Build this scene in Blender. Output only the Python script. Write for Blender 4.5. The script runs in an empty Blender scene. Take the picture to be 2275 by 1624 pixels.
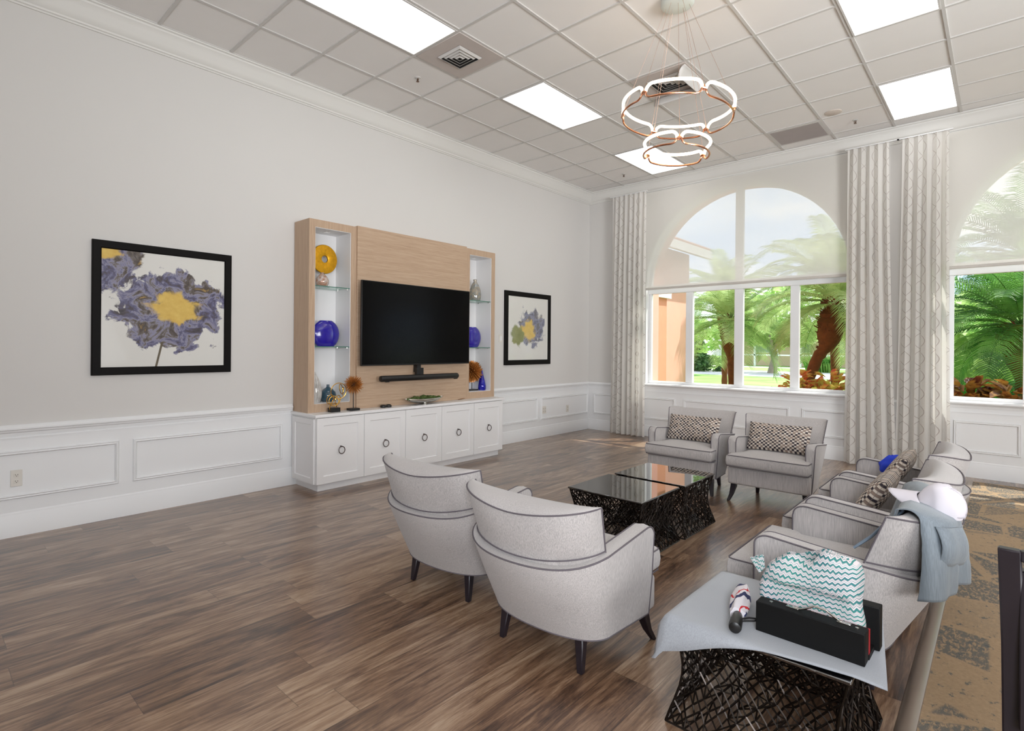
import bpy, bmesh, math, random
from mathutils import Vector, Matrix, noise as mnoise
R = math.radians
PI = math.pi
rnd = random.Random(7)
sc = bpy.context.scene
COL = sc.collection

# ------------------------------------------------------------------ helpers
class MB:
    """collects geometry, then links it as ONE mesh object"""
    def __init__(s): s.v = []; s.f = []; s.uv = {}
    def add(s, vs, fs):
        o = len(s.v); s.v += [tuple(p) for p in vs]; s.f += [tuple(i + o for i in f) for f in fs]
    def box(s, x0, x1, y0, y1, z0, z1):
        s.add([(x0,y0,z0),(x1,y0,z0),(x1,y1,z0),(x0,y1,z0),(x0,y0,z1),(x1,y0,z1),(x1,y1,z1),(x0,y1,z1)],
              [(0,3,2,1),(4,5,6,7),(0,1,5,4),(1,2,6,5),(2,3,7,6),(3,0,4,7)])
    def obox(s, c, u, v, w):
        c=Vector(c);u=Vector(u);v=Vector(v);w=Vector(w)
        s.add([c+a*u+b*v+d*w for d in(-1,1) for a,b in((-1,-1),(1,-1),(1,1),(-1,1))],
              [(0,3,2,1),(4,5,6,7),(0,1,5,4),(1,2,6,5),(2,3,7,6),(3,0,4,7)])
    def tube(s, pts, r, n=6, closed=False, taper=None):
        pts=[Vector(p) for p in pts]; N=len(pts)
        if N<2: return
        T=[]
        for i in range(N):
            a=pts[(i-1)%N] if (closed or i>0) else pts[i]; b=pts[(i+1)%N] if (closed or i<N-1) else pts[i]
            d=b-a
            T.append(d.normalized() if d.length>1e-9 else Vector((0,0,1)))
        up=Vector((0,0,1)) if abs(T[0].z)<.9 else Vector((1,0,0))
        nrm=(up-T[0]*up.dot(T[0])).normalized(); vs=[]
        for i in range(N):
            nrm=nrm-T[i]*nrm.dot(T[i])
            nrm=nrm.normalized() if nrm.length>1e-9 else T[i].orthogonal().normalized()
            bi=T[i].cross(nrm); rr=r if taper is None else r*taper[i]
            for k in range(n):
                a=2*PI*k/n; vs.append(pts[i]+nrm*(math.cos(a)*rr)+bi*(math.sin(a)*rr))
        fs=[]
        for i in range(N if closed else N-1):
            j=(i+1)%N
            for k in range(n): fs.append((i*n+k,i*n+(k+1)%n,j*n+(k+1)%n,j*n+k))
        if not closed: fs+= [tuple(range(n-1,-1,-1)),tuple((N-1)*n+k for k in range(n))]
        s.add(vs,fs)
    def lathe(s, prof, n=28, c=(0,0,0), sx=1, sy=1):
        vs=[];fs=[];m=len(prof)
        for r,z in prof:
            for k in range(n):
                a=2*PI*k/n; vs.append((c[0]+r*sx*math.cos(a),c[1]+r*sy*math.sin(a),c[2]+z))
        for i in range(m-1):
            for k in range(n): fs.append((i*n+k,i*n+(k+1)%n,(i+1)*n+(k+1)%n,(i+1)*n+k))
        fs+= [tuple(range(n-1,-1,-1)),tuple((m-1)*n+k for k in range(n))]
        s.add(vs,fs)
    def prism(s, poly, a, b, axis='z'):
        n=len(poly)
        def P(p,t): return {'z':(p[0],p[1],t),'y':(p[0],t,p[1]),'x':(t,p[0],p[1])}[axis]
        s.add([P(p,a) for p in poly]+[P(p,b) for p in poly],
              [tuple(range(n-1,-1,-1)),tuple(range(n,2*n))]+[(i,(i+1)%n,n+(i+1)%n,n+i) for i in range(n)])
    def grid(s, fn, nu, nv, wrapu=False):
        vs=[fn(i/(nu if wrapu else nu-1),j/(nv-1)) for j in range(nv) for i in range(nu)]; fs=[]
        for j in range(nv-1):
            for i in range(nu if wrapu else nu-1):
                k=(i+1)%nu; fs.append((j*nu+i,j*nu+k,(j+1)*nu+k,(j+1)*nu+i))
        s.add(vs,fs)
    def build(s, name, m, parent=None, smooth=True, angle=40, bevel=0, seg=2, fix=True, sub=0, solid=0, uvs=None, loc=None):
        me=bpy.data.meshes.new(name); me.from_pydata(s.v,[],s.f)
        if fix:
            bm=bmesh.new(); bm.from_mesh(me); bmesh.ops.recalc_face_normals(bm,faces=bm.faces); bm.to_mesh(me); bm.free()
        if uvs:
            l=me.uv_layers.new(name='UVMap')
            for lp in me.loops: l.data[lp.index].uv=uvs[lp.vertex_index]
        if m: me.materials.append(m)
        if smooth:
            me.polygons.foreach_set('use_smooth',[True]*len(me.polygons)); me.set_sharp_from_angle(angle=R(angle))
        me.update()
        o=bpy.data.objects.new(name,me); COL.objects.link(o)
        if parent: o.parent=parent
        if loc: o.location=loc
        if solid:
            q=o.modifiers.new('solid','SOLIDIFY'); q.thickness=solid; q.offset=0
        if bevel:
            q=o.modifiers.new('bevel','BEVEL'); q.width=bevel; q.segments=seg; q.limit_method='ANGLE'; q.angle_limit=R(35); q.harden_normals=False
        if sub:
            q=o.modifiers.new('sub','SUBSURF'); q.levels=sub; q.render_levels=sub
        return o

def thing(name,label,cat,loc=(0,0,0),rz=0,group=None):
    o=bpy.data.objects.new(name,None); COL.objects.link(o); o.empty_display_size=.1
    o.location=loc; o.rotation_euler=(0,0,rz); o['label']=label; o['category']=cat
    if group: o['group']=group
    return o
def tag(o,label,cat,group=None,kind=None):
    o['label']=label; o['category']=cat
    if group: o['group']=group
    if kind: o['kind']=kind
    return o
def struct(o,label=None):
    o['kind']='structure'
    if label: o['label']=label
    return o
def copy_tree(o,parent=None):
    c=o.copy(); COL.objects.link(c)
    if parent: c.parent=parent
    for ch in list(o.children): copy_tree(ch,c)
    return c

# ------------------------------------------------------------------ materials
def newmat(name):
    m=bpy.data.materials.new(name); m.use_nodes=True; nt=m.node_tree; nt.nodes.clear()
    out=nt.nodes.new('ShaderNodeOutputMaterial'); return m,nt,out
class G:
    """tiny node-graph writer"""
    def __init__(s,nt): s.nt=nt
    def n(s,t,ins=None,**kw):
        d=s.nt.nodes.new(t)
        for k,v in kw.items(): setattr(d,k,v)
        for k,v in (ins or {}).items(): s.set(d,k,v)
        return d
    def set(s,d,k,v):
        i=d.inputs[k]
        if hasattr(v,'is_output'): s.nt.links.new(v,i)
        else:
            if isinstance(v,(tuple,list)) and len(v)==3 and i.type=='RGBA': v=(*v,1)
            i.default_value=v
    def m(s,op,a,b=0,c=0):
        d=s.nt.nodes.new('ShaderNodeMath'); d.operation=op
        for i,v in enumerate((a,b,c)): s.set(d,i,v)
        return d.outputs[0]
    def mix(s,f,a,b,bt='MIX'):
        d=s.nt.nodes.new('ShaderNodeMix'); d.data_type='RGBA'; d.blend_type=bt
        s.set(d,0,f); s.set(d,6,a); s.set(d,7,b); return d.outputs[2]
    def ramp(s,f,stops,interp='LINEAR'):
        d=s.nt.nodes.new('ShaderNodeValToRGB'); d.color_ramp.interpolation=interp
        e=d.color_ramp.elements
        while len(e)<len(stops): e.new(.5)
        for q,(p,c) in zip(e,stops): q.position=p; q.color=(*c,1) if len(c)==3 else c
        s.set(d,0,f); return d.outputs[0]
    def step(s,x,a,b):
        d=s.nt.nodes.new('ShaderNodeMapRange'); d.interpolation_type='SMOOTHSTEP'
        s.set(d,0,x); d.inputs[1].default_value=a; d.inputs[2].default_value=b; return d.outputs[0]
    def noise(s,v,scale,detail=3,rough=.5,dist=0):
        d=s.n('ShaderNodeTexNoise',{'Scale':scale,'Detail':detail,'Roughness':rough,'Distortion':dist})
        if v is not None: s.set(d,'Vector',v)
        return d.outputs[0]
    def co(s,kind='Object'): return s.n('ShaderNodeTexCoord').outputs[kind]
    def map(s,v,scale=(1,1,1),rot=(0,0,0),loc=(0,0,0)):
        return s.n('ShaderNodeMapping',{'Vector':v,'Scale':scale,'Rotation':rot,'Location':loc}).outputs[0]
    def xyz(s,v):
        d=s.n('ShaderNodeSeparateXYZ',{0:v}); return d.outputs[0],d.outputs[1],d.outputs[2]
    def vec(s,x,y,z=0): return s.n('ShaderNodeCombineXYZ',{0:x,1:y,2:z}).outputs[0]
    def bump(s,h,st=.2,dist=.002): return s.n('ShaderNodeBump',{'Height':h,'Strength':st,'Distance':dist}).outputs[0]
    def bsdf(s,out,col,rough=.5,metal=0,normal=None,**kw):
        b=s.n('ShaderNodeBsdfPrincipled',{'Base Color':col,'Roughness':rough,'Metallic':metal})
        if normal is not None: s.set(b,'Normal',normal)
        for k,v in kw.items(): s.set(b,k.replace('_',' '),v)
        s.nt.links.new(b.outputs[0],out.inputs[0]); return b
def lin(r,g,b):
    f=lambda c:(c/255/12.92) if c/255<=.04045 else ((c/255+.055)/1.055)**2.4
    return (f(r),f(g),f(b))
def simple(name,rgb,rough=.5,metal=0,var=.06,scale=8,bump=0,bscale=300,**kw):
    m,nt,out=newmat(name); g=G(nt); c=lin(*rgb)
    nz=g.noise(g.co(),scale,3)
    d=tuple(x*(1-var) for x in c); e=tuple(min(1,x*(1+var)) for x in c)
    col=g.mix(nz,d,e)
    nm=g.bump(g.noise(g.co(),bscale,2),bump) if bump else None
    g.bsdf(out,col,rough,metal,nm,**kw); return m
def emis(name,rgb,st):
    m,nt,out=newmat(name); g=G(nt)
    e=g.n('ShaderNodeEmission',{'Color':lin(*rgb),'Strength':st}); nt.links.new(e.outputs[0],out.inputs[0]); return m

def fabric(name,rgb,streak=.22,rough=.9,s=1.0):
    m,nt,out=newmat(name); g=G(nt); co=g.co()
    a=g.noise(g.map(co,(420*s,420*s,14*s)),1,3); b=g.noise(g.map(co,(900*s,900*s,900*s)),1,2); l=g.noise(co,5,2)
    f=g.m('ADD',g.m('MULTIPLY',a,.78),g.m('ADD',g.m('MULTIPLY',b,.12),g.m('MULTIPLY',l,.1)))
    f=g.step(f,.3,.7)
    c=lin(*rgb); col=g.mix(f,tuple(x*(1-streak) for x in c),tuple(min(1,x*(1+streak)) for x in c))
    g.bsdf(out,col,rough,0,g.bump(f,.25,.001),Sheen_Weight=.25,Sheen_Roughness=.5); return m

M={}
M['wall']=simple('wall_paint_greige',(216,213,209),.75,var=.012,scale=2,bump=.05,bscale=220)
M['white']=simple('white_trim_paint',(236,236,236),.42,var=.012,scale=3)
M['crown']=simple('crown_paint',(226,224,219),.6,var=.012,scale=3)
M['cab']=simple('white_lacquer',(236,234,233),.35,var=.01,scale=3)
M['tile']=simple('ceiling_tile',(236,233,230),.95,var=.02,scale=4,bump=.15,bscale=160)
M['tee']=simple('ceiling_tee',(206,203,199),.5,var=.01)
M['fab']=fabric('grey_linen',(180,174,171))
M['pipe']=simple('grey_piping',(98,91,96),.8)
M['leg']=simple('espresso_wood',(34,28,34),.35,var=.15,scale=20)
M['black']=simple('satin_black',(20,19,19),.4,var=.1)
M['frame']=simple('black_frame_wood',(12,9,8),.55,var=.2,scale=12,Specular_IOR_Level=.15)
M['bronze']=simple('dark_bronze_rod',(32,25,20),.28,.75,var=.2)
M['glass_black']=simple('black_glass',(6,6,7),.02,var=.05,Specular_IOR_Level=1.0,IOR=2.0)
M['screen']=simple('tv_screen',(5,5,6),.16,var=.1,Specular_IOR_Level=.12)
M['chrome']=simple('chrome',(215,212,205),.12,1,var=.03)
M['gold']=simple('polished_gold',(226,178,86),.22,1,var=.1)
M['copper']=simple('rose_copper',(208,150,118),.25,1,var=.05)
M['wire']=simple('copper_wire',(196,160,140),.35,.9,var=.05)
M['cobalt']=simple('cobalt_glass',(38,26,150),.16,var=.2,scale=30,bump=.15,bscale=90,Coat_Weight=.6)
M['teal']=simple('teal_glass',(52,78,92),.14,var=.35,scale=18,Coat_Weight=.6)
M['moss']=simple('moss',(70,88,38),.95,var=.5,scale=60)
M['led']=emis('led_tube',(255,226,190),9)
M['panel']=emis('light_panel',(252,252,252),3.8)
M['outlet']=simple('outlet_plastic',(222,217,208),.4)
M['slot']=simple('outlet_slot',(90,80,70),.6)
M['dark']=simple('dark_void',(46,43,41),.8)
M['capw']=simple('cap_cotton',(226,220,226),.9,var=.03,bump=.2,bscale=700)
M['blue']=simple('royal_blue_cloth',(36,66,205),.8,var=.2)
M['red']=simple('red_lining',(170,14,26),.7)
M['vinyl']=simple('black_vinyl',(8,8,8),.6,var=.2,bump=.15,bscale=500,Specular_IOR_Level=.25)
M['peach']=simple('peach_stucco',(240,184,166),.9,var=.06,scale=3,bump=.2,bscale=120)
M['rooft']=simple('clay_roof',(196,150,122),.8,var=.2,scale=12)
M['bronzeflake']=simple('burnt_bronze',(196,128,62),.4,.6,var=.35,scale=40)
M['goldleaf']=simple('gold_leaf',(214,158,30),.38,.7,var=.3,scale=40,bump=.5,bscale=60)
M['strip']=simple('metal_transition',(150,134,120),.3,.55,var=.06)
M['road']=simple('asphalt',(205,200,204),.9,var=.05)
M['walk']=simple('pale_concrete',(238,230,218),.9,var=.04)
M['housew']=simple('white_house_trim',(240,238,236),.7)
M['houset']=simple('tan_house',(222,196,168),.8)
M['trunk']=simple('palm_trunk',(112,62,34),.95,var=.55,scale=14,bump=.6,bscale=40)
M['bark']=simple('tree_bark',(150,138,122),.95,var=.3,scale=10)

def leafmat(name,a,b,tr=.45,sc_=2.2):
    m,nt,out=newmat(name); g=G(nt)
    col=g.mix(g.step(g.noise(g.co(),sc_,3),.35,.65),lin(*a),lin(*b))
    d=g.n('ShaderNodeBsdfPrincipled',{'Base Color':col,'Roughness':.45})
    t=g.n('ShaderNodeBsdfTranslucent',{'Color':col}); mx=g.n('ShaderNodeMixShader',{0:tr})
    nt.links.new(d.outputs[0],mx.inputs[1]); nt.links.new(t.outputs[0],mx.inputs[2]); nt.links.new(mx.outputs[0],out.inputs[0]); return m
M['frond']=leafmat('palm_frond',(126,152,84),(196,214,150))
M['frondd']=leafmat('palm_frond_deep',(58,108,48),(120,172,84))
M['leafb']=leafmat('bright_leaf',(150,190,96),(216,232,160),.55)
M['leafd']=leafmat('hedge_leaf',(48,84,40),(112,150,84),.3)
M['leafg']=leafmat('grassy_leaf',(110,170,80),(176,214,120),.4)
M['crot']=leafmat('croton_leaf',(206,88,66),(214,214,110),.4,7)
M['crotd']=leafmat('copper_leaf',(88,36,22),(170,128,56),.3,9)
M['fern']=leafmat('fern_leaf',(70,170,44),(140,220,80),.5)

def lawn():
    m,nt,out=newmat('lawn_grass'); g=G(nt); co=g.co()
    c=g.mix(g.step(g.noise(co,.5,4),.3,.7),lin(122,158,76),lin(160,188,108))
    c=g.mix(g.m('MULTIPLY',g.noise(co,30,2),.5),c,lin(110,160,70))
    g.bsdf(out,c,.9); return m
M['lawn']=lawn()

def floor_mat():
    m,nt,out=newmat('vinyl_plank'); g=G(nt); x,y,z=g.xyz(g.co())
    W,L=.196,1.32
    row=g.m('FLOOR',g.m('DIVIDE',x,W))
    wn=g.n('ShaderNodeTexWhiteNoise',{'W':row},noise_dimensions='1D')
    yy=g.m('ADD',g.m('DIVIDE',y,L),g.m('MULTIPLY',wn.outputs[0],7.3)); pl=g.m('FLOOR',yy)
    w2=g.n('ShaderNodeTexWhiteNoise',{'Vector':g.vec(row,pl,3)},noise_dimensions='3D'); rv=w2.outputs[0]
    px=g.m('ADD',x,g.m('MULTIPLY',rv,31)); py=g.m('ADD',y,g.m('MULTIPLY',rv,57))
    v=g.vec(px,py,0)
    n1=g.noise(g.map(v,(9.5,1.35,1)),1,6,.66,1.3)          # broad cathedral streaks
    n2=g.noise(g.map(v,(60,3.2,1)),1,4,.6,.3)             # fine grain
    n3=g.noise(g.map(v,(210,7,1)),1,2,.5)
    k=g.m('ADD',g.m('ADD',g.m('MULTIPLY',n1,.58),g.m('MULTIPLY',n2,.34)),g.m('ADD',g.m('ADD',g.m('MULTIPLY',n3,.16),g.m('MULTIPLY',g.noise(g.map(v,(420,36,1)),1,2),.08)),g.m('MULTIPLY',g.m('SUBTRACT',rv,.5),.11)))
    col=g.ramp(k,[(.40,lin(46,34,28)),(.49,lin(88,64,49)),(.57,lin(121,92,70)),(.66,lin(153,125,100)),(.80,lin(186,163,138))])
    fx=g.m('FRACT',g.m('DIVIDE',x,W)); fy=g.m('FRACT',yy)
    ex=g.m('MULTIPLY',g.m('MINIMUM',fx,g.m('SUBTRACT',1,fx)),W); ey=g.m('MULTIPLY',g.m('MINIMUM',fy,g.m('SUBTRACT',1,fy)),L)
    e=g.step(g.m('MINIMUM',ex,ey),.0004,.0022)
    col=g.mix(e,g.mix(.55,col,lin(40,30,25)),col)
    rough=g.m('ADD',.26,g.m('MULTIPLY',n2,.16))
    g.bsdf(out,col,rough,0,g.bump(g.m('ADD',g.m('MULTIPLY',n2,.3),e),.15,.001),Specular_IOR_Level=.6,Coat_Weight=.6,Coat_Roughness=.2); return m
M['floor']=floor_mat()

def wood_mat(name,ax):
    m,nt,out=newmat(name); g=G(nt); co=g.co()
    s={'z':(90,90,2.5),'y':(60,2.2,90)}[ax]
    a=g.noise(g.map(co,s),1,5,.65,.4); b=g.noise(g.map(co,tuple(q*3.5 for q in s)),1,3)
    k=g.m('ADD',g.m('MULTIPLY',a,.65),g.m('MULTIPLY',b,.35))
    c=g.ramp(k,[(.3,lin(164,136,111)),(.5,lin(186,158,132)),(.72,lin(199,173,148))])
    g.bsdf(out,c,.45); return m
M['oakz']=wood_mat('pale_oak_vertical','z'); M['oaky']=wood_mat('pale_oak_horizontal','y')

def carpet_mat():
    m,nt,out=newmat('distressed_carpet'); g=G(nt); co=g.co()
    base=g.mix(g.noise(co,90,3),lin(146,122,94),lin(184,157,124))
    vo=g.n('ShaderNodeTexVoronoi',{'Vector':g.map(co,(2.6,2.6,1),(0,0,.6)),'Scale':1.0,'Randomness':1.0},feature='DISTANCE_TO_EDGE').outputs[0]
    vc=g.n('ShaderNodeTexVoronoi',{'Vector':g.map(co,(2.6,2.6,1),(0,0,.6)),'Scale':1.0,'Randomness':1.0}).outputs['Color']
    r,_,_=g.xyz(vc)
    cell=g.m('MULTIPLY',g.step(vo,.03,.06),g.step(r,.18,.50))
    scr=g.noise(g.map(co,(60,22,1)),1,4,.7,.5); sp=g.noise(g.map(co,(24,14,1),(0,0,.5)),1,5,.7)
    k=g.m('ADD',g.m('MULTIPLY',cell,g.step(scr,.38,.54)),g.step(sp,.57,.66))
    k=g.m('MINIMUM',g.m('MULTIPLY',k,.85),1)
    col=g.mix(k,base,lin(92,94,92))
    g.bsdf(out,col,.95,0,g.bump(g.noise(co,400,2),.5,.003)); return m
M['carpet']=carpet_mat()

def curtain_mat():
    m,nt,out=newmat('trellis_sheer'); g=G(nt); u,v,_=g.xyz(g.co('UV'))
    P=.13; V=.42
    def line(sg):
        q=g.m('ADD',g.m('DIVIDE',u,P*2),g.m('MULTIPLY',g.m('SINE',g.m('MULTIPLY',v,2*PI/V)),sg*.285))
        f=g.m('ABSOLUTE',g.m('SUBTRACT',g.m('FRACT',q),.5)); return g.m('SUBTRACT',1,g.step(f,.006,.020))
    l=g.m('MAXIMUM',line(1),line(-1))
    weave=g.noise(g.map(g.co('UV'),(500,40,1)),1,2)
    col=g.mix(l,g.mix(weave,lin(236,232,226),lin(248,246,242)),lin(190,180,174))
    d=g.n('ShaderNodeBsdfDiffuse',{'Color':col}); t=g.n('ShaderNodeBsdfTranslucent',{'Color':col}); tr=g.n('ShaderNodeBsdfTransparent')
    a=g.n('ShaderNodeMixShader',{0:.48}); nt.links.new(d.outputs[0],a.inputs[1]); nt.links.new(t.outputs[0],a.inputs[2])
    b=g.n('ShaderNodeMixShader',{0:g.m('MULTIPLY',g.m('SUBTRACT',1,l),.10)}); nt.links.new(a.outputs[0],b.inputs[1]); nt.links.new(tr.outputs[0],b.inputs[2])
    nt.links.new(b.outputs[0],out.inputs[0]); return m
M['curtain']=curtain_mat()
def shade_mat():
    m,nt,out=newmat('solar_mesh_shade'); g=G(nt)
    wv=g.noise(g.map(g.co(),(260,1,260)),1,2); col=g.mix(wv,lin(226,221,212),lin(240,237,230))
    d=g.n('ShaderNodeBsdfDiffuse',{'Color':col}); t=g.n('ShaderNodeBsdfTranslucent',{'Color':col}); tr=g.n('ShaderNodeBsdfTransparent')
    a=g.n('ShaderNodeMixShader',{0:.085}); nt.links.new(d.outputs[0],a.inputs[1]); nt.links.new(t.outputs[0],a.inputs[2])
    b=g.n('ShaderNodeMixShader',{0:.21}); nt.links.new(a.outputs[0],b.inputs[1]); nt.links.new(tr.outputs[0],b.inputs[2])
    nt.links.new(b.outputs[0],out.inputs[0]); return m
M['shade']=shade_mat()
def clear_glass(name,tint,ref=.08):
    m,nt,out=newmat(name); g=G(nt)
    fr=g.n('ShaderNodeLayerWeight',{'Blend':.25}).outputs['Fresnel']
    t=g.n('ShaderNodeBsdfTransparent',{'Color':(*tint,1)}); s=g.n('ShaderNodeBsdfGlossy',{'Roughness':.02,'Color':(1,1,1,1)})
    x=g.n('ShaderNodeMixShader',{0:g.m('MULTIPLY',fr,ref*4)}); nt.links.new(t.outputs[0],x.inputs[1]); nt.links.new(s.outputs[0],x.inputs[2]); nt.links.new(x.outputs[0],out.inputs[0]); return m
M['pane']=clear_glass('window_glass',(.97,.985,.97),.04)
M['shelfg']=clear_glass('shelf_glass',(.86,.95,.92),.12)
M['shelfe']=simple('shelf_glass_edge',(70,120,104),.2)
def art_glassy(name,tint,a,b,sc_=26):
    m,nt,out=newmat(name); g=G(nt); co=g.co()
    col=g.mix(g.step(g.noise(co,sc_,3),.35,.65),lin(*a),lin(*b))
    p=g.n('ShaderNodeBsdfPrincipled',{'Base Color':col,'Roughness':.08,'Coat Weight':1.0,'Metallic':.15})
    t=g.n('ShaderNodeBsdfTransparent',{'Color':(*tint,1)}); x=g.n('ShaderNodeMixShader',{0:.32})
    nt.links.new(p.outputs[0],x.inputs[1]); nt.links.new(t.outputs[0],x.inputs[2]); nt.links.new(x.outputs[0],out.inputs[0]); return m
M['pearl']=art_glassy('iridescent_glass',(.95,.9,.85),(226,214,206),(190,140,112))
M['smoke']=art_glassy('smoky_glass',(.85,.82,.76),(186,172,150),(140,146,146))
M['ribbed']=art_glassy('ribbed_glass',(.95,.95,.94),(228,224,218),(196,190,184),14)
M['bluedrop']=art_glassy('blue_drop_glass',(.3,.3,.95),(20,10,150),(34,40,190),8)

def weave_mat():
    m,nt,out=newmat('basket_weave'); g=G(nt); u,v,_=g.xyz(g.co('UV'))
    sx,sy=.0190,.0160
    row=g.m('FLOOR',g.m('DIVIDE',v,sy)); off=g.m('MULTIPLY',row,.0)
    uu=g.m('ADD',g.m('DIVIDE',u,sx),off); c=g.m('FLOOR',uu)
    wn=g.n('ShaderNodeTexWhiteNoise',{'Vector':g.vec(c,row,0)},noise_dimensions='3D').outputs[0]
    fx=g.m('FRACT',uu); fy=g.m('FRACT',g.m('DIVIDE',v,sy))
    par=g.m('FRACT',g.m('MULTIPLY',g.m('ADD',c,row),.5))
    dark=g.mix(g.step(wn,.5,.8),lin(40,34,44),lin(150,130,118))
    light=g.mix(wn,lin(200,186,170),lin(228,219,208))
    col=g.mix(g.m('GREATER_THAN',par,.25),light,dark)
    e=g.m('MULTIPLY',g.step(g.m('MINIMUM',fx,g.m('SUBTRACT',1,fx)),.02,.12),g.step(g.m('MINIMUM',fy,g.m('SUBTRACT',1,fy)),.02,.2))
    col=g.mix(g.m('MULTIPLY',g.m('SUBTRACT',1,e),.6),col,lin(120,106,98))
    g.bsdf(out,col,.9,0,g.bump(e,.5,.003)); return m
M['weave']=weave_mat()
def chevron_mat():
    m,nt,out=newmat('teal_chevron'); g=G(nt); u,v,_=g.xyz(g.co('UV'))
    nz=g.n('ShaderNodeTexNoise',{'Vector':g.co('UV'),'Scale':7,'Detail':2}).outputs[0]
    P=.0175; tri=g.m('ABSOLUTE',g.m('SUBTRACT',g.m('FRACT',g.m('DIVIDE',u,P)),.5))
    q=g.m('ADD',g.m('ADD',v,g.m('MULTIPLY',tri,.0145)),g.m('MULTIPLY',nz,.075))
    f=g.m('FRACT',g.m('DIVIDE',q,.0185))
    c=g.mix(g.step(g.noise(g.co('UV'),5,2),.35,.65),lin(66,146,136),lin(60,120,128))
    wh=lin(226,216,218)
    band=g.m('MAXIMUM',g.m('LESS_THAN',f,.36),g.m('MULTIPLY',g.m('GREATER_THAN',f,.60),g.m('LESS_THAN',f,.67)))
    band=g.m('MAXIMUM',band,g.m('MULTIPLY',g.m('GREATER_THAN',f,.86),g.m('LESS_THAN',f,.90)))
    g.bsdf(out,g.mix(band,wh,c),.85); return m
M['chev']=chevron_mat()
def brolly_mat():
    m,nt,out=newmat('umbrella_cloth'); g=G(nt); co=g.co('UV'); u,v,_=g.xyz(co)
    q=g.m('FRACT',g.m('ADD',g.m('MULTIPLY',v,1.5),g.m('ADD',g.m('MULTIPLY',u,.75),g.m('MULTIPLY',g.noise(co,3,2),.9))))
    c=g.ramp(q,[(0,lin(226,220,224)),(.28,lin(30,38,84)),(.50,lin(226,220,224)),(.74,lin(200,26,36)),(.86,lin(226,220,224))],'CONSTANT')
    g.bsdf(out,c,.7); return m
M['brolly']=brolly_mat()
M['cloth']=fabric('grey_blue_cloth',(156,159,164),.12,.7)
M['jacket']=fabric('grey_blue_jacket',(122,132,140),.18,.6,.7)

def art_mat(name,var):
    m,nt,out=newmat(name); g=G(nt); uv=g.co('UV'); u,v,_=g.xyz(uv)
    def blob(cx,cy,rx,ry,amp,sc1,seed):
        nz=g.noise(g.map(uv,(1,1,1),(0,0,0),(seed,seed*.7,0)),sc1,5,.6,.6)
        dx=g.m('DIVIDE',g.m('SUBTRACT',u,cx),rx); dy=g.m('DIVIDE',g.m('SUBTRACT',v,cy),ry)
        ang=g.m('ARCTAN2',dy,dx)
        d=g.m('SQRT',g.m('ADD',g.m('MULTIPLY',dx,dx),g.m('MULTIPLY',dy,dy)))
        pet=g.m('MULTIPLY',g.m('SINE',g.m('ADD',g.m('MULTIPLY',ang,7),seed)),.07)
        return g.m('ADD',g.m('ADD',d,g.m('MULTIPLY',g.m('SUBTRACT',nz,.5),amp)),pet)
    paper=g.mix(g.noise(uv,3,3),lin(214,212,206),lin(226,224,218))
    wash=g.noise(g.map(uv,(1,1,1),(0,0,0),(3.3,1,0)),6.5,6,.68,.7)
    ink=g.ramp(wash,[(.25,lin(38,34,48)),(.38,lin(76,68,72)),(.45,lin(92,90,122)),(.51,lin(142,140,162)),(.56,lin(104,94,84)),(.62,lin(58,50,52)),(.69,lin(178,144,76)),(.75,lin(92,84,98)),(.85,lin(168,166,184))])
    if var==1:
        f=blob(.54,.50,.46,.37,1.5,6.5,1.0); col=g.mix(g.m('SUBTRACT',1,g.step(f,.90,.99)),paper,ink)
        f3=blob(.04,.90,.27,.26,1.2,6,4.0); col=g.mix(g.m('SUBTRACT',1,g.step(f3,.86,.97)),col,ink)
        gc=blob(.56,.52,.21,.145,1.6,9,2.0); gold=g.mix(g.noise(uv,16,4),lin(196,150,52),lin(232,204,112))
        col=g.mix(g.m('SUBTRACT',1,g.step(gc,.72,1.1)),col,gold)
        g3=blob(.03,.97,.12,.06,1.2,9,6.0); col=g.mix(g.m('SUBTRACT',1,g.step(g3,.72,1.1)),col,gold)
        sx=g.m('ABSOLUTE',g.m('SUBTRACT',u,g.m('ADD',.415,g.m('MULTIPLY',v,.22))))
        st=g.m('MULTIPLY',g.m('LESS_THAN',sx,.009),g.m('LESS_THAN',v,.22)); col=g.mix(st,col,lin(92,80,60))
    else:
        f=blob(.58,.52,.33,.31,1.5,6.5,1.7); ink2=g.mix(.35,ink,lin(150,156,170)); col=g.mix(g.m('SUBTRACT',1,g.step(f,.82,1.0)),paper,ink2)
        f2=blob(.25,.38,.19,.17,1.3,6,3.0); gr=g.mix(g.noise(uv,9,3),lin(112,120,72),lin(160,160,110)); col=g.mix(g.m('SUBTRACT',1,g.step(f2,.7,.98)),col,gr)
        gc=blob(.50,.47,.17,.17,1.5,9,2.4); gold=g.mix(g.noise(uv,16,4),lin(206,168,80),lin(226,200,122)); col=g.mix(g.m('SUBTRACT',1,g.step(gc,.7,1.1)),col,gold)
    g.bsdf(out,col,.5,Coat_Weight=.3,Coat_Roughness=.03); return m
M['art1']=art_mat('flower_print_large',1); M['art2']=art_mat('flower_print_small',2)

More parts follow.
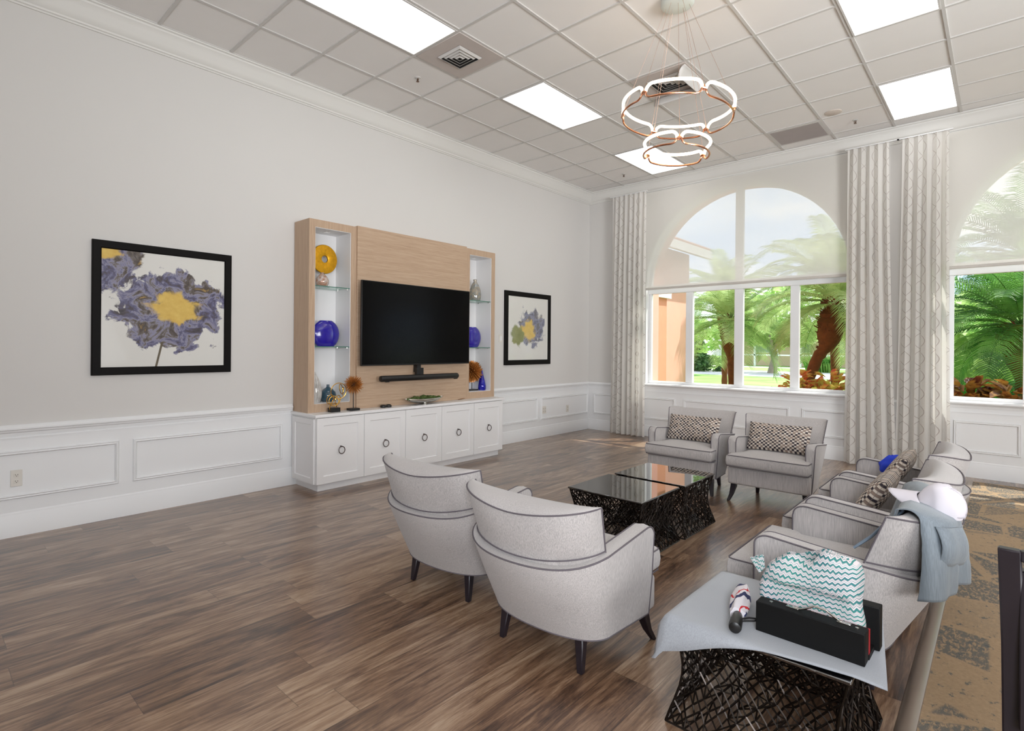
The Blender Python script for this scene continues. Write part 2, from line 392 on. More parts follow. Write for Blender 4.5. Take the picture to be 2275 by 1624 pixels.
# ------------------------------------------------------------------ camera
CAMP=Vector((5.381,0,1.470)); YAW=-.7683; ROLL=.008; FPX=1219.73; PX=1049.24; PY=769.04
fw=Vector((math.sin(YAW),math.cos(YAW),0)); r0=Vector((math.cos(YAW),-math.sin(YAW),0)); u0=Vector((0,0,1))
rr=r0*math.cos(ROLL)+u0*math.sin(ROLL); uu=-r0*math.sin(ROLL)+u0*math.cos(ROLL)
cam=bpy.data.cameras.new('camera'); co=bpy.data.objects.new('camera',cam); COL.objects.link(co)
mt=Matrix((rr,uu,-fw)).transposed().to_4x4(); mt.translation=CAMP; co.matrix_world=mt
cam.sensor_fit='HORIZONTAL'; cam.sensor_width=36; cam.lens=36*FPX/2275
cam.shift_x=(1137.5-PX)/2275; cam.shift_y=-(812-PY)/2275; cam.clip_start=.05; cam.clip_end=400
sc.camera=co

# ------------------------------------------------------------------ room shell
YW=8.59; H=4.214; XR=12.0; YB=-5.5
m=MB(); m.box(0,XR,YB,YW,-.05,0); struct(m.build('floor',M['floor'],smooth=False))
m=MB(); m.box(5.135,XR,YB,8.30,.0005,.006); tag(m.build('carpet',M['carpet'],smooth=False),'tan distressed-pattern carpet with grey-blue patches beyond the metal strip','carpet')
m=MB(); m.prism([(5.085,0),(5.155,0),(5.15,.010),(5.135,.016),(5.105,.016),(5.09,.008)],YB,8.30,'y')
struct(m.build('trim_1',M['strip']))
m=MB(); m.box(-.12,0,YB,YW,-.05,H+.15); struct(m.build('wall_left',M['wall'],smooth=False))
m=MB(); m.box(-.12,XR,YB-.12,YB,-.05,H+.15); struct(m.build('wall_back',M['wall'],smooth=False))
m=MB(); m.box(XR,XR+.12,YB,YW,-.05,H+.15); struct(m.build('wall_right',M['wall'],smooth=False))
# window wall: slab pierced by two arched openings
AW,AR,AZ,SILL=1.43,1.43,2.50,.862; WC=(2.53,6.345)
def wall_slab(name,y0,y1,mat,ztop,x0,x1):
    m=MB(); xs=[x0]; 
    def blk(a,b,c,d): m.box(a,b,y0,y1,c,d)
    blk(x0,WC[0]-AW,-.3,ztop); blk(WC[0]+AW,WC[1]-AW,-.3,ztop); blk(WC[1]+AW,x1,-.3,ztop)
    for c in WC:
        blk(c-AW,c+AW,-.3,SILL)
        n=32; arc=[(c-AR*math.cos(PI*k/n),AZ+AR*math.sin(PI*k/n)) for k in range(n+1)]
        for k in range(n):
            a,b=arc[k],arc[k+1]
            for yy in (y0,y1): pass
            m.add([(a[0],y0,a[1]),(b[0],y0,b[1]),(b[0],y0,ztop),(a[0],y0,ztop),(a[0],y1,a[1]),(b[0],y1,b[1]),(b[0],y1,ztop),(a[0],y1,ztop)],
                  [(0,1,2,3),(4,7,6,5),(0,4,5,1)])
    return m.build(name,mat,smooth=False,fix=False)
struct(wall_slab('wall_far',YW,8.775,M['wall'],H+.15,-.12,XR))
struct(wall_slab('wall_far_outer',8.775,9.06,M['peach'],5.2,-.5,XR+.5))
# ceiling: backing + T-bar grid of 2x2 ft tiles
T=.6096; gx=lambda c:.145+T*c; gy=lambda r:3.334+T*r
m=MB(); m.box(-.12,XR,YB,YW,H+.004,H+.12); struct(m.build('ceiling',M['tile'],smooth=False))
m=MB()
c=0
while gx(c)<XR: m.box(gx(c)-.012,gx(c)+.012,YB,YW-.15,H-.006,H+.006); c+=1
r=-14
while gy(r)<YW-.15:
    if gy(r)>YB: m.box(.10,XR,gy(r)-.0125,gy(r)+.0125,H-.0055,H+.0055)
    r+=1
struct(m.build('ceiling_grid',M['tee'],smooth=False))
# crown mouldings
prof=[(0,-.183),(.012,-.183),(.018,-.172),(.030,-.168),(.034,-.155),(.050,-.145),(.072,-.118),(.098,-.070),(.122,-.042),(.130,-.036),(.132,-.022),(.150,-.018),(.152,0),(0,0)]
m=MB(); m.prism([(x,H+z) for x,z in prof],YB,YW,'y'); struct(m.build('trim_2',M['crown'],angle=25))
m=MB(); m.prism([(YW-x,H+z) for x,z in prof],0,XR,'x'); struct(m.build('trim_3',M['crown'],angle=25))
# wainscot skin, chair rails, baseboards, panel mouldings
m=MB(); m.box(0,.006,YB,YW,0,.775); struct(m.build('trim_4',M['white'],smooth=False))
m=MB(); m.box(0,XR,YW-.006,YW,0,SILL-.03); struct(m.build('trim_5',M['white'],smooth=False))
rail=[(0,.765),(.012,.765),(.014,.785),(.022,.792),(.026,.806),(.034,.812),(.034,.822),(.020,.836),(.012,.846),(0,.846)]
def railseg(name,pts,axis,flip,rng):
    m=MB()
    for a,b in rng: m.prism([((YW-p if flip else p),z) for p,z in pts],a,b,axis)
    return struct(m.build(name,M['white'],angle=25))
railseg('trim_6',rail,'y',False,[(YB,2.84),(5.70,YW)])
railseg('trim_7',rail,'x',True,[(0,WC[0]-AW-.02),(WC[0]+AW+.02,WC[1]-AW-.02),(WC[1]+AW+.02,XR)])
m=MB()
for z0,z1,d in ((.742,.752,.012),): m.box(.006,d,YB,YW,z0,z1)
struct(m.build('trim_8',M['white'],smooth=False))
m=MB(); m.box(0,XR,YW-.014,YW-.006,.742,.752); struct(m.build('trim_9',M['white'],smooth=False))
base=[(0,0),(.018,0),(.018,.150),(.014,.160),(.013,.176),(.006,.186),(0,.186)]
m=MB(); m.prism(base,YB,YW,'y'); struct(m.build('baseboard_left',M['white'],angle=25))
m=MB(); m.prism([(YW-a,b) for a,b in base],0,XR,'x'); struct(m.build('baseboard_far',M['white'],angle=25))
tn=[10]
def panel_mould(a,b,z0,z1,wall):
    w=.030; m=MB(); pf=[(0,.006),(0,.016),(.006,.024),(.014,.020),(.022,.026),(.030,.012),(.030,.006)]
    ring=[]
    for q,d in pf: ring.append([(a+q,z0+q,d),(b-q,z0+q,d),(b-q,z1-q,d),(a+q,z1-q,d)])
    vs=[]
    for rg in ring:
        for s,z,d in rg: vs.append((d,s,z) if wall=='l' else (s,YW-d,z))
    fs=[]
    for i in range(len(ring)-1):
        for k in range(4): fs.append((i*4+k,i*4+(k+1)%4,(i+1)*4+(k+1)%4,(i+1)*4+k))
    m.add(vs,fs); struct(m.build('trim_%d'%tn[0],M['white'],smooth=False)); tn[0]+=1
for a,b in ((-3.0,-1.6),(-1.5,-.10),(-.13+.03,1.267),(1.372,2.73),(5.70,7.078),(7.160,8.555)):
    if a<-.5: continue
    panel_mould(a,b,.287,.650,'l')
for a,b in ((.12,1.62),(1.75,3.25),(3.40,4.86),(4.97,5.535),(5.66,7.15)): panel_mould(a,b,.287,.650,'f')

# ------------------------------------------------------------------ windows
def make_window(idx,c):
    m=MB(); yf0,yf1=8.700,8.760
    fr=.045
    m.box(c-AW,c-AW+fr,yf0,yf1,SILL+.055,2.36); m.box(c+AW-fr,c+AW,yf0,yf1,SILL+.055,2.36)
    m.box(c-AW,c+AW,yf0,yf1,SILL,SILL+.055)
    m.box(c-AW,c+AW,yf0-.015,yf1,2.36,2.50)                      # transom bar behind the shade hem
    for x in (-.745,0,.745):
        hw=.062 if x==0 else .055
        m.box(c+x-hw,c+x+hw,yf0-.01,yf1-.001,SILL+.055,2.36)
    m.box(c-.055,c+.055,yf0-.01,yf1,2.49,AZ+AR-.02)              # mullion of the arch
    n=32
    for k in range(n):                                           # arched frame
        a0,a1=PI*k/n,PI*(k+1)/n; P=lambda a,r:(c-r*math.cos(a),AZ+r*math.sin(a))
        q=[P(a0,AR),P(a1,AR),P(a1,AR-fr),P(a0,AR-fr)]
        m.add([(x,yf0,z) for x,z in q]+[(x,yf1,z) for x,z in q],[(0,1,2,3),(7,6,5,4),(3,2,6,7)])
    w=m.build('window_%d'%idx,M['white'],smooth=False,bevel=.004,seg=1); struct(w)
    for a,b in ((-AW+fr,-.80),(-.69,-.062),(.062,.69),(.80,AW-fr)):
        g=MB(); g.box(c+a,c+b,8.725,8.731,SILL+.055,2.36); g.build('pane',M['pane'],w,smooth=False)
    for sgn in (-1,1):
        g=MB(); pts=[(c+sgn*.055,2.50)]; n=20
        for k in range(n+1):
            a=PI/2*k/n; x=AR*math.cos(a)-.03
            if x>.055: pts.append((c+sgn*x,AZ+(AR-.03)*math.sin(a)))
        pts.append((c+sgn*.055,AZ+AR-.04)); g.prism(pts,8.725,8.731,'y'); g.build('pane',M['pane'],w,smooth=False)
    L=MB(); n=32; q0=[(c-AW+.001,SILL+.02)]+[(c-(AR-.001)*math.cos(PI*k/n),AZ+(AR-.001)*math.sin(PI*k/n)) for k in range(n+1)]+[(c+AW-.001,SILL+.02)]
    L.add([(x,YW+.001,z) for x,z in q0]+[(x,8.70,z) for x,z in q0],[(k,k+1,len(q0)+k+1,len(q0)+k) for k in range(len(q0)-1)]); L.build('daylit_reveal_liner',M['white'],w,angle=30)  # added white liner: daylight on the reveal is put into its colour
    s=MB(); s.prism([(YW+.10,.842),(YW-.045,.842),(YW-.055,.852),(YW-.055,.864),(YW-.045,.874),(YW+.10,.876)],c-AW-.05,c+AW+.05,'x')
    s.prism([(YW,.800),(YW-.014,.800),(YW-.02,.825),(YW-.034,.842),(YW,.842)],c-AW-.05,c+AW+.05,'x')
    s.build('window_sill',M['white'],w,angle=25)
make_window(1,WC[0]); make_window(2,WC[1])
for i,(a,b,lab) in enumerate(((1.02,4.06,'pale translucent roller shade lowered over the arched window with four panes'),(4.80,7.86,'pale translucent roller shade over the arched window at the right edge'))):
    t=thing('roller_shade',lab,'blind',((a+b)/2,8.545,2.42),group='roller shades on the arched windows')
    w=(b-a)/2
    m=MB(); m.add([(-w,0,.03),(w,0,.03),(w,0,1.605),(-w,0,1.605)],[(0,1,2,3)]); m.build('shade_cloth',M['shade'],t,smooth=False)
    m=MB(); m.box(-w,w,-.009,.009,0,.034); m.build('hem_bar',simple('shade_hem',(196,190,182),.6),t,bevel=.004)

# ------------------------------------------------------------------ curtains
def curtain(label,t0,t1,b0,b1,nf,seed):
    rn=random.Random(seed); nu=nf*12+1; nv=26; zt,zb=4.022,.015
    ph=[rn.uniform(-.5,.5) for _ in range(nf+2)]
    vs=[];uv={}; uvs=[]
    flat=1.75*(b1-b0)
    for j in range(nv):
        v=j/(nv-1); z=zt+(zb-zt)*v
        x0=t0+(b0-t0)*v**1.5; x1=t1+(b1-t1)*v**1.5
        amp=.022+.030*min(1,v*3)
        for i in range(nu):
            u=i/(nu-1); a=2*PI*nf*u; k=int(u*nf)
            w=1+.35*ph[min(k,nf)]*v
            x=x0+(x1-x0)*u+.010*math.sin(2*a)*(.4+v)
            y=8.405+amp*w*math.sin(a+.8*math.sin(3*u*PI+seed)*v)+.012*math.sin(5*u+seed)*v
            vs.append((x,y,z)); uvs.append((u*flat,z))
    m=MB(); fs=[]
    for j in range(nv-1):
        for i in range(nu-1): fs.append((j*nu+i,j*nu+i+1,(j+1)*nu+i+1,(j+1)*nu+i))
    m.add(vs,fs)
    o=m.build('curtain',M['curtain'],fix=False,uvs=uvs,angle=80); tag(o,label,'curtain','sheer trellis-patterned curtains')
    r=MB(); r.box(min(t0,b0),max(t1,b1),8.385,8.425,4.022,4.031); r.build('curtain_track',M['white'],o,smooth=False)
curtain('sheer grey-trellis curtain in the corner, left of the four-pane arched window',.575,1.185,.53,1.20,7,1)
curtain('sheer grey-trellis curtain right of the four-pane window, left of the pair between windows',3.935,4.36,3.91,4.46,5,2)
curtain('sheer grey-trellis curtain left of the right-hand window, right of the pair between windows',4.49,4.92,4.44,4.955,5,3)

# ------------------------------------------------------------------ ceiling fixtures
def light_panel(c,r,label):
    x0,x1,y0,y1=gx(c)+.012,gx(c+1)-.012,gy(r)+.0125,gy(r+2)-.0125
    t=thing('ceiling_light',label,'ceiling light',((x0+x1)/2,(y0+y1)/2,H-.002),group='flat rectangular ceiling light panels')
    a,b=(x1-x0)/2,(y1-y0)/2
    m=MB(); f=.014
    for q in ((-a,a,-b,-b+f),(-a,a,b-f,b),(-a,-a+f,-b+f,b-f),(a-f,a,-b+f,b-f)): m.box(*q,-.010,.004)
    m.build('light_frame',M['tee'],t,smooth=False)
    m=MB(); m.box(-a+f,a-f,-b+f,b-f,-.006,.002); m.build('diffuser',M['panel'],t,smooth=False)
light_panel(2,-2,'ceiling light panel cut off by the top edge, left of centre')
light_panel(2,2,'flat ceiling light panel left of the ring chandelier, past the square vent')
light_panel(2,6,'flat ceiling light panel behind the chandelier lower ring, nearest the corner')
light_panel(7,2,'flat ceiling light panel cut off at the top right edge of the photo')
light_panel(7,6,'flat ceiling light panel at the right, next to the window wall')
def vent(cx,cy,label,size,s,deflect=False):
    t=thing('ceiling_vent',label,'vent',(cx,cy,H),group='square ceiling air vents')
    m=MB(); m.box(-size,size,-size,size,-.012,.003); m.build('vent_plate',simple('vent_plate_paint',(196,186,180),.6),t,bevel=.003,seg=1)
    m=MB(); m.box(-s,s,-s,s,-.0135,-.0125); m.build('vent_opening',M['dark'],t,smooth=False)
    for k in range(4):
        o=s*(1-.235*k); i=o-.020; m=MB(); zo,zi=-.030+.004*k,-.014
        ring=lambda d,z:[(-d,-d,z),(d,-d,z),(d,d,z),(-d,d,z)]
        m.add(ring(o,-.014)+ring(i,-.030)+ring(i-.004,-.030)+ring(o-.006,-.014),[(a*4+j,a*4+(j+1)%4,((a+1)%4)*4+(j+1)%4,((a+1)%4)*4+j) for a in range(4) for j in range(4)])
        m.build('louver',M['tee'],t,smooth=False)
    if deflect:
        m=MB()
        for sx,sy in ((1,0),(0,1)):
            m.grid(lambda u,v,sx=sx,sy=sy:((size*.9*(2*u-1)) if sy else size*(.95-.22*math.sin(v*PI/2)),(size*.9*(2*u-1)) if sx else size*(.95-.22*math.sin(v*PI/2)),-.012-.10*(1-math.cos(v*PI/2))),8,8)
        m.build('air_deflector',M['tee'],t,solid=.003)
vent(1.67,3.639,'square ceiling air vent between the two light panels left of the chandelier',.292,.150)
vent(2.888,5.468,'square ceiling air vent with white air deflector seen behind chandelier cables',.292,.165,True)
t=thing('ceiling_speaker_grille','grey flat rectangular grille panel in the ceiling near the window wall','grille',(gx(5.5),gy(7.5),H))
m=MB(); m.box(-.292,.292,-.292,.292,-.010,.003); m.build('grille_frame',M['tee'],t,smooth=False)
m=MB(); m.box(-.265,.265,-.262,.262,-.013,-.006); m.build('grille_face',simple('grey_perforated',(170,162,160),.7,bump=.6,bscale=500),t,smooth=False)
for x,y,l in ((1.055,3.641,'small ceiling sprinkler head beside the front square vent'),(1.047,7.91,'small ceiling sprinkler head near the corner, left of the far light panel'),(4.094,7.903,'small ceiling sprinkler head right of the grey grille by the window wall')):
    t=thing('sprinkler_head',l,'sprinkler',(x,y,H+.0045),group='ceiling sprinkler heads')
    m=MB(); m.lathe([(.030,.006),(.030,-.006),(.022,-.010),(.012,-.012)],18); m.build('escutcheon',M['tee'],t)
    m=MB(); m.tube([(0,0,-.010),(0,0,-.040)],.005); m.lathe([(.002,-.040),(.016,-.042),(.016,-.045),(.002,-.046)],12); m.tube([(-.010,0,-.012),(-.012,0,-.030),(0,0,-.040)],.0025); m.tube([(.010,0,-.012),(.012,0,-.030),(0,0,-.040)],.0025)
    m.build('deflector',simple('sprinkler_brass',(120,96,80),.35,.8),t)
t=thing('smoke_detector','pale round flush detector cover on the ceiling near the grey grille','detector',(3.95,7.478,H+.004))
m=MB(); m.lathe([(.085,0),(.085,-.006),(.075,-.012),(.002,-.013)],28); m.build('detector_cover',simple('detector_cover',(206,194,184),.6),t)

# ------------------------------------------------------------------ chandelier
CX,CY=3.52,4.225
t=thing('ring_chandelier','two-tier ring chandelier of glowing rounded links hung on thin copper cables','chandelier',(CX,CY,H))
m=MB(); m.lathe([(.125,.004),(.125,-.035),(.118,-.045),(.100,-.052),(.002,-.053)],40); m.build('canopy',simple('canopy_white',(214,220,214),.3),t)
def ring(zc,rad,nl,h,tilt,phase,parent):
    ax=(r0*0+fw).normalized(); Mx=Matrix.Rotation(tilt,3,ax)
    def P(a,z): return Mx@Vector((rad*math.cos(a),rad*math.sin(a),z))+Vector((0,0,zc-H))
    ends=[]
    for k in range(nl):
        a0=phase+2*PI*k/nl; gap=.030/rad; a1=a0+2*PI/nl-gap; rc=h/2*.98; da=rc/rad
        up=[];lo=[]
        n=16
        lft=[(a0+da-da*math.sin(PI*q/8/2*1),-rc*math.cos(PI*q/8/2)+0) for q in range(0,9)]
        # upper strand: mid-left end -> top -> mid-right end
        for q in range(7):
            b=PI/2*q/6; up.append(P(a0+da-da*math.cos(b),rc*math.sin(b)))
        for q in range(1,n): up.append(P(a0+da+(a1-a0-2*da)*q/n,rc))
        for q in range(7):
            b=PI/2*(1-q/6); up.append(P(a1-da+da*math.cos(b),rc*math.sin(b)))
        for q in range(7):
            b=PI/2*q/6; lo.append(P(a0+da-da*math.cos(b),-rc*math.sin(b)))
        for q in range(1,n): lo.append(P(a0+da+(a1-a0-2*da)*q/n,-rc))
        for q in range(7):
            b=PI/2*(1-q/6); lo.append(P(a1-da+da*math.cos(b),-rc*math.sin(b)))
        L=MB(); L.tube(up,.0115,8); lk=L.build('light_link',M['led'],parent)
        L=MB(); L.tube(lo,.0075,8); L.tube([P(a0-gap*.15,0),P(a0+gap*.25,0)],.010,8); L.build('link_frame',M['copper'],lk)
        L=MB(); am=a0-gap/2; L.tube([P(am-gap*.55,0),P(am+gap*.55,0)],.012,8); L.tube([P(am,-.02),P(am,.02)],.007,8); L.build('link_clasp',M['copper'],lk)
        ends.append(P(am,.02))
    return ends
e1=ring(3.335,.415,6,.105,R(6.5),R(22),t); e2=ring(3.035,.245,3,.095,R(5),R(62),t)
def cables(ends,rr_):
    for i,e in enumerate(ends):
        a=math.atan2(e.y,e.x); L=MB(); L.tube([(rr_*math.cos(a),rr_*math.sin(a),-.05),e],.0011,5); L.build('cable',M['wire'],t)
cables(e1,.085); cables(e2,.05)

# ------------------------------------------------------------------ pictures
def picture(name,label,y0,y1,z0,z1,fwid,art):
    t=thing('framed_print',label,'picture',(0,(y0+y1)/2,(z0+z1)/2),group='black-framed flower prints on the left wall')
    a,b=(y1-y0)/2,(z1-z0)/2
    m=MB(); pf=[(0,0),(0,.030),(.006,.034),(fwid-.008,.034),(fwid,.026),(fwid,0)]
    vs=[];fs=[]
    for q,d in pf: vs+=[(d,-a+q,-b+q),(d,a-q,-b+q),(d,a-q,b-q),(d,-a+q,b-q)]
    for i in range(len(pf)-1):
        for k in range(4): fs.append((i*4+k,i*4+(k+1)%4,(i+1)*4+(k+1)%4,(i+1)*4+k))
    m.add(vs,fs); m.build('picture_frame',M['frame'],t,smooth=False)
    q=fwid-.004; m=MB(); m.add([(.022,-a+q,-b+q),(.022,a-q,-b+q),(.022,a-q,b-q),(.022,-a+q,b-q)],[(0,1,2,3)])
    m.build('print',art,t,smooth=False,uvs=[(0,0),(1,0),(1,1),(0,1)])
picture('p','nearest black-framed blue and gold flower print left of the wall unit',1.063,2.190,1.204,2.324,.066,M['art1'])
picture('p','black-framed grey, green and gold flower print right of the wall unit',6.245,7.392,1.188,2.314,.075,M['art2'])

# ------------------------------------------------------------------ wall plates
def plate(label,y,z,w,h,kind,name='wall_outlet'):
    x=.006 if z<.77 else 0
    t=thing(name,label,'outlet' if kind!='sw' else 'switch',(x,y,z))
    m=MB(); m.box(0,.007,-w/2,w/2,-h/2,h/2); m.build('cover_plate',M['outlet'],t,bevel=.002)
    n=2 if w>.1 else 1
    for k in range(n):
        oy=(k-(n-1)/2)*w/2
        if kind=='sw':
            m=MB(); m.box(.007,.011,oy-.016,oy+.016,-.033,.033); m.build('rocker',M['white'],t,bevel=.002)
        else:
            for s in (-1,1):
                m=MB(); m.box(.007,.010,oy-.016,oy+.016,s*.024-.014,s*.024+.014); rc=m.build('receptacle',M['outlet'],t,bevel=.004)
                m=MB(); m.box(.0098,.0108,oy-.008,oy-.005,s*.024-.002,s*.024+.008); m.box(.0098,.0108,oy+.005,oy+.008,s*.024-.002,s*.024+.007); m.box(.0098,.0108,oy-.003,oy+.003,s*.024-.010,s*.024-.005); m.build('slot',M['slot'],rc,smooth=False)
plate('white wall outlet low on the left wall at the photo left edge',.597,.442,.07,.125,'o')
plate('white double wall outlet in the wainscot just right of the wall unit',7.252,.442,.11,.118,'o')
plate('white single wall outlet in the wainscot nearest the corner',7.921,.415,.07,.115,'o')
plate('small wall switch plate between the wall unit and the far flower print',6.172,1.588,.075,.115,'sw','light_switch')

# ------------------------------------------------------------------ media wall unit
t=thing('base_cabinet','white low cabinet with five shaker doors and ring pulls under the wall unit','cabinet',(0,4.26,0))
Y0,Y1=2.845-4.26,5.655-4.26+.005
m=MB(); m.box(.008,.478,Y0,Y1,.075,.744); m.build('carcass',M['cab'],t,smooth=False)
m=MB(); m.box(.02,.452,Y0+.04,Y1-.04,0,.076); m.build('toe_kick',M['cab'],t,smooth=False)
def shaker(w,h,dep,fr):   # local: x=width y.. returns verts in (d,s,z)
    pf=[(0,0),(0,dep),(fr,dep),(fr+.006,dep-.010)]
    vs=[];fs=[]
    for q,d in pf: vs+=[(d,-w+q,-h+q),(d,w-q,-h+q),(d,w-q,h-q),(d,-w+q,h-q)]
    for i in range(len(pf)-1):
        for k in range(4): fs.append((i*4+k,i*4+(k+1)%4,(i+1)*4+(k+1)%4,(i+1)*4+k))
    n=(len(pf)-1)*4; fs.append((n,n+1,n+2,n+3)); return vs,fs
for k in range(5):
    yc=2.845+.562*(k+.5)-4.26; vs,fs=shaker(.2785,.330,.021,.075)
    m=MB(); m.add([(a+.4795,b+yc,c+.407) for a,b,c in vs],fs); d=m.build('door',M['cab'],t,smooth=False)
    rx=.516; m=MB(); m.tube([(rx+.004*math.sin(a),yc-.002+.033*math.sin(a),.395+.037*math.cos(a)) for a in [2*PI*q/28 for q in range(28)]],.0045,8,closed=True)
    m.tube([(.488,yc-.002,.432),(rx+.004,yc-.002,.432)],.007,8); m.build('ring_pull',simple('pewter',(84,74,72),.3,.8),d)
vs,fs=shaker(.215,.325,.016,.055); m=MB(); m.add([(b+.245,Y0-a+.002,c+.402) for a,b,c in vs],fs); m.build('end_panel',M['cab'],t,smooth=False)
m=MB(); m.box(.002,.515,2.822,5.672,.7445,.775); o=m.build('countertop',M['cab'],bevel=.003,seg=1); tag(o,'long thin white top over the low cabinet with ornaments on it','countertop')
TX=.31
def tower(y0,y1,label,first):
    t=thing('display_tower',label,'shelving',(0,(y0+y1)/2,.7752),group='pale oak display towers beside the television')
    w=(y1-y0)/2; hz=2.76-.7752; oL=.069
    z0,z1=.085,hz-.077
    m=MB(); m.box(.008,TX,-w,-w+oL,0,hz); m.box(.008,TX,w-oL,w,0,hz); m.box(.008,TX,-w+oL,w-oL,0,z0); m.box(.008,TX,-w+oL,w-oL,z1,hz)
    m.build('oak_surround',M['oakz'],t,smooth=False)
    m=MB(); a=w-oL; m.box(.010,.018,-a,a,z0,z1); m.box(.018,TX-.006,-a,-a+.006,z0,z1); m.box(.018,TX-.006,a-.006,a,z0,z1); m.box(.018,TX-.006,-a+.006,a-.006,z0,z0+.004); m.box(.018,TX-.006,-a+.006,a-.006,z1-.005,z1)
    m.build('white_niche',M['cab'],t,smooth=False)
    m=MB(); m.lathe([(.032,0),(.032,-.004),(.024,-.005),(.002,-.004)],20,(.17,0,z1-.0045)); m.build('puck_light',M['chrome'],t)
    for z in (1.455,2.085):
        m=MB(); zz=z-.7752; m.box(.022,TX-.012,-a+.007,a-.007,zz-.008,zz); s=m.build('glass_shelf',M['shelfg'],t,smooth=False)
        m=MB(); m.box(TX-.012,TX-.010,-a+.007,a-.007,zz-.008,zz); m.build('shelf_edge',M['shelfe'],s,smooth=False)
        for xx in (.07,TX-.05):
            for yy in (-a+.012,a-.012):
                m=MB(); m.tube([(xx,yy,zz-.020),(xx,yy,zz-.0085)],.006,8); m.build('shelf_pin',M['chrome'],s)
tower(2.852,3.421,'pale oak display tower left of the television, gold disc and blue vase on shelves',True)
tower(5.121,5.690,'pale oak display tower right of the television, partly hidden by the screen',False)
m=MB(); m.box(.008,.325,3.4225,5.1195,.7752,2.772); tag(m.build('oak_back_panel',M['oaky'],bevel=.003,seg=1),'pale oak panel behind the television between the display towers','panel')
t=thing('television','large flat black television mounted on the pale oak panel','television',(.415,4.253,1.712))
m=MB(); m.box(-.028,0,-.831,.831,-.466,.466); m.build('housing',M['black'],t,bevel=.004)
m=MB(); m.box(0,.0015,-.822,.822,-.452,.458); m.build('screen',M['screen'],t,smooth=False)
m=MB(); m.box(-.0895,-.028,-.30,.30,-.20,.20); m.build('wall_mount',M['black'],t,smooth=False)
t=thing('soundbar','long black cylindrical soundbar hung below the television','speaker',(.425,4.265,1.098))
m=MB(); m.lathe([(.022,-.600),(.030,-.596),(.034,-.585),(.034,.585),(.030,.596),(.022,.600)],24)
m.v=[(a,c,b) for a,b,c in m.v]; m.build('bar_body',M['black'],t)
m=MB(); m.box(-.050,-.010,-.062,.042,.028,.110); m.box(-.103,-.035,-.040,.020,.06,.20); m.build('bracket',M['black'],t,smooth=False)
for s in (-.50,.57): m=MB(); m.box(-.02,.01,s-.02,s+.02,-.041,-.030); m.build('foot',M['black'],t,smooth=False)

# ------------------------------------------------------------------ ornaments in the wall unit
def moon_vase(label,x,y,z):
    n=40; m=MB(); nv=26; R_=.162; top=.276
    def P(u,v):
        zz=v*top; r=math.sqrt(max(1e-4,R_*R_-(zz-.130)**2)); r=max(.09 if v<.05 else .03,r) if v<.03 else r
        a=2*PI*u; return (x+.058*(r/R_)**.8*math.cos(a),y+r*math.sin(a),z+zz)
    m.grid(P,n,nv,True); nn=n
    m.add([P(i/n,0) for i in range(n)],[tuple(range(n))]); 
    b=[P(i/n,1) for i in range(n)]; c=Vector((x,y,z+top))
    inn=[tuple(c+(Vector(p)-c)*.72+Vector((0,0,-.001))) for p in b]; dp=[tuple(c+(Vector(p)-c)*.6+Vector((0,0,-.05))) for p in b]
    m.add(b+inn+dp,[(i,(i+1)%n,n+(i+1)%n,n+i) for i in range(n)]+[(n+i,n+(i+1)%n,2*n+(i+1)%n,2*n+i) for i in range(n)]+[tuple(range(2*n,3*n))])
    tag(m.build('moon_vase',M['cobalt'],fix=True),label,'vase','round cobalt blue vases')
moon_vase('round flat cobalt blue vase on the left tower middle shelf',.155,3.145,1.4555)
moon_vase('round flat cobalt blue vase on the right tower, half hidden by the television',.155,5.405,1.4555)
# gold disc on stand
t=thing('gold_disc_sculpture','hammered gold disc with a round hole standing on the left tower upper shelf','sculpture',(.135,3.132,2.0855))
m=MB(); n=64; vs=[];fs=[]
for k in range(n):
    a=2*PI*k/n
    for rad,d in ((.038,.010),(.045,.014),(.10,.012),(.150,.008),(.156,0),(.150,-.008),(.10,-.010),(.045,-.012),(.038,-.010)):
        vs.append((d,rad*math.sin(a),.305+rad*math.cos(a)))
for k in range(n):
    for j in range(9): fs.append((k*9+j,((k+1)%n)*9+j,((k+1)%n)*9+(j+1)%9,k*9+(j+1)%9))
m.add(vs,fs); m.build('disc',M['goldleaf'],t)
m=MB(); m.tube([(0,0,.012),(0,0,.155)],.005,8); m.build('rod',M['black'],t)
m=MB(); m.box(-.035,.035,-.045,.045,0,.014); m.build('stand_base',M['black'],t,bevel=.002)
def lathe_thing(name,label,cat,prof,loc,mat,n=32,sx=1,sy=1,group=None):
    m=MB(); m.lathe(prof,n,(0,0,0),sx,sy); return tag(m.build(name,mat,loc=loc),label,cat,group)
lathe_thing('bud_vase','small round iridescent glass vase below the gold disc','vase',[(.03,0),(.055,.008),(.070,.035),(.071,.065),(.056,.100),(.030,.125),(.016,.137),(.020,.146)],(.215,3.06,2.0855),M['pearl'])
lathe_thing('bottle_vase','smoky glass bottle vase on the right tower upper shelf','vase',[(.05,0),(.075,.006),(.083,.05),(.085,.10),(.074,.165),(.050,.225),(.026,.265),(.022,.280),(.028,.300),(.026,.301)],(.155,5.452,2.0855),M['smoke'])
lathe_thing('teardrop_vase','cobalt blue glass teardrop on the right tower floor','ornament',[(.025,0),(.047,.008),(.056,.035),(.054,.075),(.042,.130),(.026,.190),(.012,.245),(.006,.280),(.003,.288)],(.20,5.560,.8545),M['bluedrop'])
